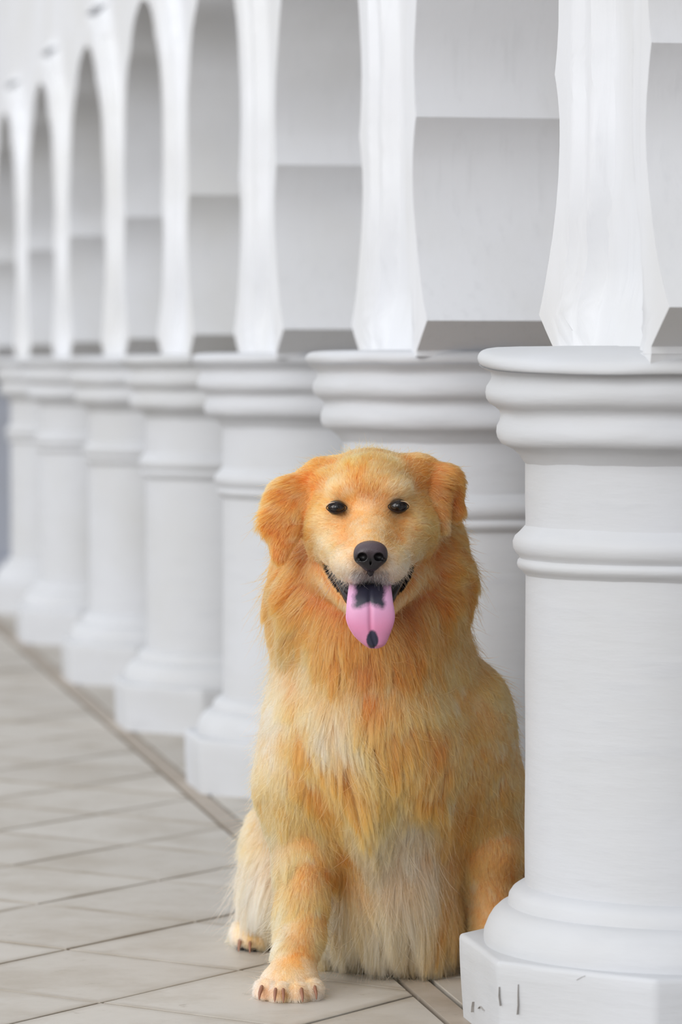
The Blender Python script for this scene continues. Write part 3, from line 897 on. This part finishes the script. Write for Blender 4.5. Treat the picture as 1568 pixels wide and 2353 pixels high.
def attr_mat(name, rough=0.6, spec=0.3, attr='fur_color'):
    m, n, b = new_mat(name)
    a = n.nodes.new('ShaderNodeAttribute')
    a.attribute_name = attr
    n.links.new(a.outputs['Color'], b.inputs['Base Color'])
    b.inputs['Roughness'].default_value = rough
    b.inputs['Specular IOR Level'].default_value = spec
    return m

def np_mesh(name, V, F, mat, parent=None, col=None, smooth=True):
    me = bpy.data.meshes.new(name)
    me.vertices.add(len(V)); me.vertices.foreach_set('co', V.astype(np.float32).ravel())
    k = F.shape[1]
    me.loops.add(F.size); me.loops.foreach_set('vertex_index', F.astype(np.int32).ravel())
    me.polygons.add(len(F)); me.polygons.foreach_set('loop_start', np.arange(0, F.size, k, dtype=np.int32))
    me.update(calc_edges=True); me.validate()
    if smooth: me.polygons.foreach_set('use_smooth', [True] * len(me.polygons))
    if col is not None:
        a = me.color_attributes.new('fur_color', 'FLOAT_COLOR', 'POINT')
        a.data.foreach_set('color', np.concatenate([col, np.ones((len(col), 1))], 1).astype(np.float32).ravel())
    me.materials.append(mat)
    o = bpy.data.objects.new(name, me); C.objects.link(o)
    if parent: o.parent = parent
    return o

DOG_AT = Vector((0.06, 5.0, 0.0))
dog = empty('dog', DOG_AT)
tag(dog, 'golden long-haired dog sitting on the tiles with its mouth open and pink tongue hanging out', 'dog')
def to_dog(o):
    o.parent = dog
    o.matrix_parent_inverse = Matrix.Translation(-DOG_AT)
    return o

M_SKIN = attr_mat('dog_skin', 0.7, 0.15)
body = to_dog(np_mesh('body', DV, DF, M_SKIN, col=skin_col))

# ---- fur
def hair_object(name, pts, rad, col, mat, parent=None):
    """pts: strands x points x 3"""
    n, k, _ = pts.shape
    hc = bpy.data.hair_curves.new(name)
    hc.add_curves([k] * n)
    hc.attributes['position'].data.foreach_set('vector', pts.astype(np.float32).ravel())
    ra = hc.attributes.get('radius') or hc.attributes.new('radius', 'FLOAT', 'POINT')
    ra.data.foreach_set('value', rad.astype(np.float32).ravel())
    ca = hc.attributes.new('fur_color', 'FLOAT_COLOR', 'CURVE')
    ca.data.foreach_set('color', np.concatenate([col, np.ones((n, 1))], 1).astype(np.float32).ravel())
    hc.materials.append(mat)
    o = bpy.data.objects.new(name, hc); C.objects.link(o)
    return o

def unit(a): return a / (np.linalg.norm(a, axis=-1, keepdims=True) + 1e-9)

# sample roots
tri = np.concatenate([DF[:, [0, 1, 2]], DF[:, [0, 2, 3]]])
ta, tb, tc_ = DV[tri[:, 0]], DV[tri[:, 1]], DV[tri[:, 2]]
area = 0.5 * np.linalg.norm(np.cross(tb - ta, tc_ - ta), axis=1)
tcen = (ta + tb + tc_) / 3
tn = unit(DN[tri].mean(1))
treg = reg[tri[:, 0]]
tpx = to_px(tcen)
dens_map = {'head': 1.5e6, 'muzzle': 2.6e6, 'jaw': 1.0e6, 'ruff': 9.0e5, 'torso': 8e5, 'belly': 7.0e5, 'back': 1.6e5, 'leg_a': 1.2e6, 'leg_b': 1.1e6, 'paw_a': 1.3e6, 'paw_b': 4e5, 'paw_c': 8e5, 'haunch': 4.2e5, 'ear_a': 1.0e6, 'ear_b': 9e5}
dens = np.array([dens_map[REG[r_]] for r_ in treg])
facing = -tn[:, 1]
dens = dens * np.where(facing < -0.35, 0.14, 1.0)
dens[hairless[tri].any(1)] = 0
dens[tcen[:, 2] < 0.006] *= 0.3
lam = area * dens
cnt = np.floor(lam + RNG.random(len(lam))).astype(int)
ti = np.repeat(np.arange(len(tri)), cnt)
N = len(ti)
r1, r2 = np.sqrt(RNG.random(N)), RNG.random(N)
wa, wb, wc = 1 - r1, r1 * (1 - r2), r1 * r2
root = wa[:, None] * ta[ti] + wb[:, None] * tb[ti] + wc[:, None] * tc_[ti]
nrm = unit(wa[:, None] * DN[tri[ti, 0]] + wb[:, None] * DN[tri[ti, 1]] + wc[:, None] * DN[tri[ti, 2]])
rg = treg[ti]
px = to_px(root)
def at_roots(A): return wa[:, None] * A[tri[ti, 0]] + wb[:, None] * A[tri[ti, 1]] + wc[:, None] * A[tri[ti, 2]]
fl = at_roots(vflow)
# smooth three-dimensional variation so the coat breaks into locks
def fbm(p, f, seed):
    g = np.random.default_rng(seed)
    out = np.zeros(len(p))
    for _ in range(6):
        k = g.normal(size=3); k = k / np.linalg.norm(k) * f * g.uniform(.6, 1.7)
        out += np.sin(p @ k + g.uniform(0, 6.28))
    return out / 3.0
sw = fbm(root, 90, 3) * 0.22 + fbm(root, 35, 4) * 0.15
d2 = fl[:, :2]; d2 = d2 / (np.linalg.norm(d2, axis=1)[:, None] + 1e-9)
ca_, sa_ = np.cos(sw), np.sin(sw)
dx = d2[:, 0] * ca_ - d2[:, 1] * sa_
dy = d2[:, 0] * sa_ + d2[:, 1] * ca_
D3 = np.stack([dx, np.where(np.isin(rg, [REG.index(q) for q in ('head',)]), 0.35, 0.0), -dy], 1)
D3 += RNG.normal(size=D3.shape) * 0.07
tang = unit(D3 - (D3 * nrm).sum(1)[:, None] * nrm)
Lh = fl[:, 2] * RNG.uniform(.65, 1.15, N) * (1 + 0.25 * fbm(root, 60, 5))
Lh = np.maximum(Lh, .004)
lift = np.where(Lh < .014, np.maximum(fl[:, 3], .55), fl[:, 3]) * RNG.uniform(.7, 1.3, N)
KP = 8
t = np.linspace(0, 1, KP)[None, :, None]
start = root - nrm * 0.0004
long_ = np.clip((Lh - 0.015) / 0.05, 0, 1)
n3 = nrm[:, None, :]; tg = tang[:, None, :]
bend = lift[:, None, None] * (t - 0.55 * t * t)
pts = start[:, None, :] + Lh[:, None, None] * (tg * t + n3 * bend)
pts[:, :, 2] -= (Lh * long_ * 0.22)[:, None] * (t[..., 0] ** 2)
# clumping: strands lean on a guide near their root
def clump(pts, root, spacing_n, power, strength, seed):
    g = np.random.default_rng(seed)
    gi = g.choice(len(root), spacing_n, replace=False)
    kd = kdtree.KDTree(spacing_n)
    for j, q in enumerate(root[gi]): kd.insert(q, j)
    kd.balance()
    # shortlist by cells so the lookup stays quick
    cell = np.round(root / 0.0022).astype(np.int64)
    key = cell[:, 0] * 73856093 ^ cell[:, 1] * 19349663 ^ cell[:, 2] * 83492791
    uq, first, inv = np.unique(key, return_index=True, return_inverse=True)
    near = np.array([kd.find(root[f_])[1] for f_ in first])[inv]
    G = pts[gi[near]]
    tt = (np.linspace(0, 1, pts.shape[1]) ** power)[None, :, None]
    off = G - G[:, :1]
    target = G + (root - root[gi[near]])[:, None] * 0.15 * (1 - tt * 0.5)
    s_ = strength[:, None, None] * tt
    return pts * (1 - s_) + target * s_, near
fine_n = int(N / 26)
stg = np.clip(0.25 + 0.42 * long_ + 0.1 * RNG.normal(size=N), 0.1, 0.92)
pts, near1 = clump(pts, root, fine_n, 1.2, stg, 21)
pts, near2 = clump(pts, root, max(50, int(N / 330)), 1.3, np.clip(long_ * 0.42, 0, .42), 22)
# a few loose hairs
loose = RNG.random(N) < 0.06
pts[loose] += (RNG.normal(size=(loose.sum(), 1, 3)) * 0.006) * (np.linspace(0, 1, KP) ** 2)[None, :, None] * (1 + 2 * long_[loose])[:, None, None]
pts[:, :, 2] = np.maximum(pts[:, :, 2], 0.0012)
# keep the eyes, the nose and the mouth slit clear
rad0 = np.where(Lh > 0.02, 0.00027, 0.00023) * RNG.uniform(.7, 1.25, N)
taper = (1 - np.linspace(0, 1, KP) ** 2 * 0.85)[None, :]
rad = rad0[:, None] * taper
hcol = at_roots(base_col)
g1 = np.random.default_rng(5).normal(size=fine_n)[near1]
g2 = np.random.default_rng(6).normal(size=max(50, int(N / 330)))[near2]
streak = fbm(root * np.array([3.2, 1.5, .45]), 60, 9) * 0.6 + fbm(root * np.array([3.0, 1.0, .6]), 130, 10) * 0.4
var = 0.08 * RNG.normal(size=N) + 0.10 * g1 + 0.12 * g2 + 0.13 * streak * np.clip(.35 + long_, 0, 1)
hcol = np.clip(hcol ** (1 - 0.9 * var)[:, None], 0.004, .97)
# grey and white hairs under the nose
mz = (rg == REG.index('muzzle')) & (px[:, 1] > 1306) & (np.abs(px[:, 0] - 852) < 38)
pick = mz & (RNG.random(N) < 0.3)
hcol[pick] = lin((236, 232, 226)); pts[pick] = pts[pick][:, :1] + (pts[pick] - pts[pick][:, :1]) * 1.5
pick = mz & (RNG.random(N) < 0.3)
hcol[pick] = lin((70, 62, 62))

def fur_mat(name):
    m = bpy.data.materials.new(name); m.use_nodes = True
    n = m.node_tree; n.nodes.clear()
    out = n.nodes.new('ShaderNodeOutputMaterial')
    a = n.nodes.new('ShaderNodeAttribute'); a.attribute_name = 'fur_color'
    hi = n.nodes.new('ShaderNodeHairInfo')
    br = n.nodes.new('ShaderNodeMix'); br.data_type = 'RGBA'; br.blend_type = 'MULTIPLY'
    br.inputs[0].default_value = 1.0
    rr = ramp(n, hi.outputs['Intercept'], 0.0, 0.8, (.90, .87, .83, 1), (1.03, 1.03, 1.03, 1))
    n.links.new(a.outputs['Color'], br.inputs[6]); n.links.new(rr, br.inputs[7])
    b = n.nodes.new('ShaderNodeBsdfPrincipled')
    n.links.new(br.outputs[2], b.inputs['Base Color'])
    b.inputs['Roughness'].default_value = 0.55
    b.inputs['Specular IOR Level'].default_value = 0.25
    tr = n.nodes.new('ShaderNodeBsdfTranslucent')
    n.links.new(br.outputs[2], tr.inputs['Color'])
    mx = n.nodes.new('ShaderNodeMixShader'); mx.inputs[0].default_value = 0.38
    n.links.new(b.outputs[0], mx.inputs[1]); n.links.new(tr.outputs[0], mx.inputs[2])
    if HAIR_BSDF:
        hb = n.nodes.new('ShaderNodeBsdfHairPrincipled')
        hb.model = 'CHIANG'; hb.parametrization = 'COLOR'
        br.inputs[7].default_value = (1, 1, 1, 1)
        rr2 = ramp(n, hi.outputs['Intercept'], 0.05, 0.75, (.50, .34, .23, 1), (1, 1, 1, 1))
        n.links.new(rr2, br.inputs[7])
        n.links.new(br.outputs[2], hb.inputs['Color'])
        hb.inputs['Roughness'].default_value = 0.45
        hb.inputs['Radial Roughness'].default_value = 0.6
        hb.inputs['Random Roughness'].default_value = 0.1
        n.links.new(hb.outputs[0], out.inputs[0])
    else:
        n.links.new(mx.outputs[0], out.inputs[0])
    return m
HAIR_BSDF = True
M_FUR = fur_mat('golden_fur')
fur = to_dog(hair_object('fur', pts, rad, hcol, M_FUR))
print('strands', N, 'body verts', len(DV))

# ---- eyes
M_EYE = simple_mat('eye_dark', (26, 19, 18), 0.12, 0.35, 0.35)
M_PUPIL = simple_mat('pupil', (6, 5, 6), 0.12, 0.35, 0.35)
M_RIM = simple_mat('eyelid_rim', (40, 31, 30), 0.85, 0.15)
M_LID = simple_mat('lid_light_catch', (206, 180, 152), 0.6, 0.3)
def uv_sphere(c, r, seg=32, ring=20):
    V, F = [], []
    for j in range(ring + 1):
        a = math.pi * j / ring
        for i in range(seg):
            b = 2 * math.pi * i / seg
            V.append((c[0] + r[0] * math.sin(a) * math.cos(b), c[1] - r[1] * math.cos(a), c[2] + r[2] * math.sin(a) * math.sin(b)))
    for j in range(ring):
        for i in range(seg):
            k = (i + 1) % seg
            F.append((j * seg + i, j * seg + k, (j + 1) * seg + k, (j + 1) * seg + i))
    return V, F
def tube(name, path, radii, mat, seg=10):
    """a tube along a list of points"""
    path = [Vector(q) for q in path]
    V, F = [], []
    n = len(path)
    for i, q in enumerate(path):
        d = (path[min(i + 1, n - 1)] - path[max(i - 1, 0)]).normalized()
        a = d.cross(Vector((0, 1, 0.01))).normalized(); b = d.cross(a)
        for s in range(seg):
            an = 2 * math.pi * s / seg
            V.append(q + (a * math.cos(an) + b * math.sin(an)) * radii[i])
    for i in range(n - 1):
        for s in range(seg):
            k = (s + 1) % seg
            F.append((i * seg + s, i * seg + k, (i + 1) * seg + k, (i + 1) * seg + s))
    F.append(tuple(range(seg))); F.append(tuple(range((n - 1) * seg, n * seg))[::-1])
    return mesh_obj(name, V, F, mat)
def smooth_path(pts_, n=24):
    pts_ = np.array(pts_, float); m = len(pts_)
    s = np.linspace(0, m - 1, n)
    out = []
    for x in s:
        i = min(int(x), m - 2); f = x - i
        p0, p1, p2, p3 = pts_[max(i - 1, 0)], pts_[i], pts_[i + 1], pts_[min(i + 2, m - 1)]
        out.append(0.5 * ((2 * p1) + (-p0 + p2) * f + (2 * p0 - 5 * p1 + 4 * p2 - p3) * f * f + (-p0 + 3 * p1 - 3 * p2 + p3) * f ** 3))
    return np.array(out)
for s, e_ in ((-1, EYES[0]), (1, EYES[1])):
    c = e_ + np.array([0, 0.0074, 0])
    V, F = uv_sphere(c, (.0126, .0122, .0105))
    eb = to_dog(mesh_obj('eye', V, F, M_EYE))
    V, F = uv_sphere(c + np.array([0.0, -.0098, .0004]), (.0048, .0034, .0048), 24, 12)
    pu = mesh_obj('pupil', V, F, M_PUPIL); pu.parent = eb
    rim = [(e_[0] + .0138 * math.cos(a), e_[1] - .0042 + .006 * abs(math.cos(a)) ** 2, e_[2] + .0072 * math.sin(a) * (1 - .25 * abs(math.cos(a)))) for a in np.linspace(0, 2 * math.pi, 33)]
    r_ = to_dog(tube('eyelid', rim, [.0006] * 33, M_RIM, 8))
    ox = e_[0] + s * .0035
    arcp = [(ox + .0118 * math.cos(a), e_[1] - .0060 + .006 * abs(math.cos(a)) ** 2, e_[2] + .0082 * math.sin(a) - .0006) for a in (np.linspace(2.9, 1.5, 12) if s < 0 else np.linspace(.24, 1.64, 12))]
    k_ = to_dog(tube('eyelid_light_catch', arcp, list(.00015 + .00045 * np.sin(np.linspace(0.15, 3.0, 12))), M_LID, 8))  # pale tube paints the light caught on the upper lid fur

# ---- nose
NPR = []
def ne(px_, py_, Y, rx, ry, rz, k=.004): NPR.append(('e', (P(px_, py_, Y), np.array([rx, ry, rz])), 'n', k))
ne(852, 1264, 4.678, .0205, .021, .0125, .005)
ne(836, 1276, 4.672, .0135, .015, .0140, .005)
ne(868, 1276, 4.672, .0135, .015, .0140, .005)
ne(852, 1292, 4.674, .0130, .013, .0125, .005)
ne(852, 1310, 4.688, .0048, .007, .0085, .006)
NC = []
for s in (-1, 1):
    NC.append(('e', (P(852 + 19.5 * s, 1281, 4.654), np.array([.0072, .0125, .0062])), 'c', .0015))
    NC.append(('c', (P(852 + 24 * s, 1283, 4.657), .0032, P(852 + 37 * s, 1289, 4.668), .0014, 1.0), 'c', .001))
NC.append(('c', (P(852, 1283, 4.6565), 0.0013, P(852, 1325, 4.676), .0014, 1.0), 'c', .0008))
c0 = P(852, 1280, 4.67)
nx = np.arange(c0[0] - .03, c0[0] + .03, .00075); ny = np.arange(4.64, 4.705, .00085); nz = np.arange(c0[2] - .035, c0[2] + .03, .00075)
nf = eval_field(NPR, NC, nx, ny, nz)
NV, NF = surface_nets(nf, nx, ny, nz)
m_nose, n, b = new_mat('nose_leather')
g = n.nodes.new('ShaderNodeNewGeometry').outputs['Position']
sepp = n.nodes.new('ShaderNodeSeparateXYZ'); n.links.new(g, sepp.inputs[0])
zr = n.nodes.new('ShaderNodeMapRange'); zr.inputs['From Min'].default_value = float(c0[2] - .002); zr.inputs['From Max'].default_value = float(c0[2] + .014)
n.links.new(sepp.outputs['Z'], zr.inputs['Value'])
ncol = mixrgb(n, (*lin((25, 21, 25)), 1), (*lin((70, 56, 62)), 1), zr.outputs[0])
nat = n.nodes.new('ShaderNodeAttribute'); nat.attribute_name = 'fur_color'
n.links.new(mixrgb(n, ncol, nat.outputs['Color'], 1.0, 'MULTIPLY'), b.inputs['Base Color'])
b.inputs['Roughness'].default_value = 0.38
vo = n.nodes.new('ShaderNodeTexVoronoi'); vo.inputs['Scale'].default_value = 900
n.links.new(g, vo.inputs['Vector'])
bp = n.nodes.new('ShaderNodeBump'); bp.inputs['Strength'].default_value = 0.35; bp.inputs['Distance'].default_value = 0.0006
n.links.new(vo.outputs['Distance'], bp.inputs['Height']); n.links.new(bp.outputs[0], b.inputs['Normal'])
nd = np.full(len(NV), 9.0)
for p in NC: nd = np.minimum(nd, sdf_prim(p, NV[:, 0], NV[:, 1], NV[:, 2]))
nk = np.clip((nd + .0002) / .0014, .08, 1)[:, None] * np.ones((1, 3))  # shade inside nostrils and groove painted into the leather colour
nose = to_dog(np_mesh('nose', NV, NF, m_nose, col=nk))

# ---- lips: dark lower lip line following the smile, and the dark upper edge
M_LIP = simple_mat('lip', (26, 21, 24), 0.32, 0.5)
up_c = [(747, 1277, 4.800), (757, 1300, 4.780), (769, 1319, 4.765), (784, 1334, 4.750), (800, 1342, 4.735), (822, 1346, 4.728)]
lo_c = [(743, 1279, 4.803), (752, 1303, 4.786), (764, 1328, 4.770), (779, 1356, 4.754), (797, 1388, 4.740), (822, 1402, 4.730)]
for s in (-1, 1):
    fx = (lambda x: x) if s < 0 else (lambda x: 950 - (x - 745) * (950 - 852) / (852 - 745))
    U = smooth_path([P(fx(a[0]), a[1], a[2]) for a in up_c], 26)
    Lo = smooth_path([P(fx(a[0]), a[1], a[2]) for a in lo_c], 26)
    V, F = [], []
    M_ = 8
    for i in range(26):
        wdt = np.linalg.norm(Lo[i] - U[i])
        for k in range(M_ + 1):
            t_ = k / M_
            q = U[i] * (1 - t_) + Lo[i] * t_
            prof = math.sin(math.pi * min(1, max(0, (t_ - .45) / .55))) * .28 * wdt - math.sin(math.pi * min(1, t_ / .5)) * .12 * wdt
            V.append(q + np.array([0, -prof, 0]))
    for i in range(25):
        for k in range(M_):
            f = (i * (M_ + 1) + k, i * (M_ + 1) + k + 1, (i + 1) * (M_ + 1) + k + 1, (i + 1) * (M_ + 1) + k)
            F.append(f if s < 0 else f[::-1])
    lipo = to_dog(mesh_obj('lip', V, F, M_LIP))
    sol = lipo.modifiers.new('thickness', 'SOLIDIFY'); sol.thickness = 0.004; sol.offset = -1 if s < 0 else -1
M_MOUTH = simple_mat('mouth_inside', (16, 12, 15), 0.35, 0.4)
V, F = uv_sphere(P(851, 1352, 4.762), (.036, .034, .022), 32, 16)
to_dog(mesh_obj('mouth_inside', V, F, M_MOUTH))

# ---- tongue
def tongue():
    rows_ = [(1322, 4.745, 805, 897), (1338, 4.725, 803, 899), (1352, 4.710, 801, 900), (1368, 4.700, 799, 902), (1385, 4.694, 797, 904), (1402, 4.691, 796, 907), (1420, 4.690, 795, 908), (1436, 4.690, 799, 905), (1450, 4.691, 806, 900), (1463, 4.693, 815, 895), (1475, 4.695, 827, 890), (1484, 4.697, 838, 884), (1490, 4.699, 848, 873)]
    sm = smooth_path(rows_, 96)
    NU = 61
    top, bot, V, colr, F = [], [], [], [], []
    pink = lin((208, 134, 168)); pink2 = lin((190, 102, 138)); pale = lin((206, 156, 192)); dark = lin((26, 26, 36)); blue = lin((52, 50, 72))
    for side in (0, 1):
        grid = []
        for y, Y, x0, x1 in sm:
            line = []
            for k in range(NU):
                u_ = k / (NU - 1); x = x0 + (x1 - x0) * u_
                q = P(x, y, Y)
                w_ = 2 * u_ - 1
                th = 0.0048 * math.sqrt(max(0, 1 - w_ ** 4)) * min(1, (1492 - y) / 14 + .25)
                groove = -0.0022 * math.exp(-(w_ / 0.10) ** 2)
                cup = 0.006 * w_ * w_
                if side == 0: q = q + np.array([0, cup - th - groove, 0])
                else: q = q + np.array([0, cup + th, 0])
                c = pale * (1 - min(1, max(0, (y - 1380) / 60))) + pink * min(1, max(0, (y - 1380) / 60))
                c = c * (1 - .4 * math.exp(-(w_ / .09) ** 2)) + pink2 * .4 * math.exp(-(w_ / .09) ** 2)
                nn = mn.noise(Vector((x * .06, y * .06, 1))) * 6 + mn.noise(Vector((x * .3, y * .3, 4))) * 3
                c = c * (1 + 0.03 * nn / 9)
                # the dark marks on this tongue
                d_up = (1393 + 12 * abs(math.sin((x - 851) / 26)) - y) + nn
                if abs(x - 850) < 40 + nn:
                    a = min(1, max(0, d_up / 14)) * min(1, max(0, (42 + nn - abs(x - 850)) / 14))
                    c = c * (1 - a) + (blue * .35 + dark * .65) * a
                e2 = ((x - 856) / 13.5) ** 2 + ((y - 1469) / 21) ** 2 + nn * .03
                a = min(1, max(0, (1.25 - e2) / .5))
                c = c * (1 - a) + (blue * .7 + dark * .3) * a
                line.append(len(V)); V.append(q); colr.append(c)
            grid.append(line)
        for i in range(len(grid) - 1):
            for k in range(NU - 1):
                f = (grid[i][k], grid[i][k + 1], grid[i + 1][k + 1], grid[i + 1][k])
                F.append(f if side else f[::-1])
        if side == 0: top = grid
        else: bot = grid
    for i in range(len(top) - 1):
        F.append((top[i][0], top[i + 1][0], bot[i + 1][0], bot[i][0])); F.append((top[i][-1], bot[i][-1], bot[i + 1][-1], top[i + 1][-1]))
    for k in range(NU - 1):
        F.append((top[-1][k], top[-1][k + 1], bot[-1][k + 1], bot[-1][k]))
    return np.array(V), np.array(F), np.array(colr)
V, F, cl = tongue()
m_t = attr_mat('tongue', 0.42, 0.45)
tn_ = m_t.node_tree
pb = [q for q in tn_.nodes if q.type == 'BSDF_PRINCIPLED'][0]
pb.inputs['Subsurface Weight'].default_value = 0.15
pb.inputs['Subsurface Radius'].default_value = (.004, .0015, .0015)
nz_ = noise(tn_, tn_.nodes.new('ShaderNodeNewGeometry').outputs['Position'], 900, 3)
bp = tn_.nodes.new('ShaderNodeBump'); bp.inputs['Strength'].default_value = .3; bp.inputs['Distance'].default_value = .0005
tn_.links.new(nz_, bp.inputs['Height']); tn_.links.new(bp.outputs[0], pb.inputs['Normal'])
tg_ = to_dog(np_mesh('tongue', V, F, m_t, col=cl))
tg_['label'] = 'pink tongue with dark marks at its root and tip'

# ---- claws and pads
M_CLAW = simple_mat('claw', (138, 92, 68), 0.4, 0.5)
M_PAD = simple_mat('pad', (44, 36, 36), 0.8, 0.2)
def claw(px_, z, Y, lean=0.0, sc=1.0):
    q = P(px_, 2300, Y)
    base = np.array([q[0], Y, z])
    path = [base + np.array([lean * .3, .004, .003]), base + np.array([lean * .5, -.004, .001]), base + np.array([lean, -.009, -.005]), base + np.array([lean * 1.1, -.0120, -.0115])]
    path = smooth_path(path, 8)
    path[:, 2] = np.maximum(path[:, 2], .0015)
    to_dog(tube('claw', path, [r_ * sc for r_ in (.0022, .0024, .0024, .0023, .0021, .0017, .0012, .0006)], M_CLAW, 8))
claw(604, .016, 4.737, -.004, 1.2)
claw(634, .0155, 4.722, -.001)
claw(651, .0150, 4.722, .0005)
claw(692, .0155, 4.722, .002, 1.1)
claw(722, .016, 4.738, .003)
claw(553, .014, 5.138, -.002, 1.2)
claw(575, .014, 5.125, 0, 1.0)
for x in (1110, 1134, 1160, 1184): claw(x, .016, 4.865 if 1120 < x < 1170 else 4.88)
for x, Y in ((614, 4.752), (643, 4.742), (682, 4.742), (714, 4.752), (560, 5.16), (580, 5.148)):
    q = P(x, 2300, Y)
    V, F = uv_sphere((q[0], Y, .0045), (.012, .014, .0045), 16, 8)
    to_dog(mesh_obj('pad', V, F, M_PAD))

# ---- whiskers
wp, wr, wcx = [], [], []
g = np.random.default_rng(33)
for s in (-1, 1):
    for i in range(13):
        x = 852 + s * g.uniform(28, 80); y = g.uniform(1285, 1330)
        a = P(x, y, 4.70 + abs(x - 852) * .0009)
        L_ = g.uniform(.02, .055)
        d = np.array([s * g.uniform(.5, 1), -.35, -g.uniform(.1, .7)]); d /= np.linalg.norm(d)
        tt = np.linspace(0, 1, KP)[:, None]
        wp.append(a + d * L_ * tt + np.array([0, 0, -.3]) * L_ * tt ** 2)
        wr.append(np.linspace(.00022, .00006, KP)); wcx.append(lin((226, 206, 176)))
wh = to_dog(hair_object('whiskers', np.array(wp), np.array(wr), np.array(wcx), M_FUR))
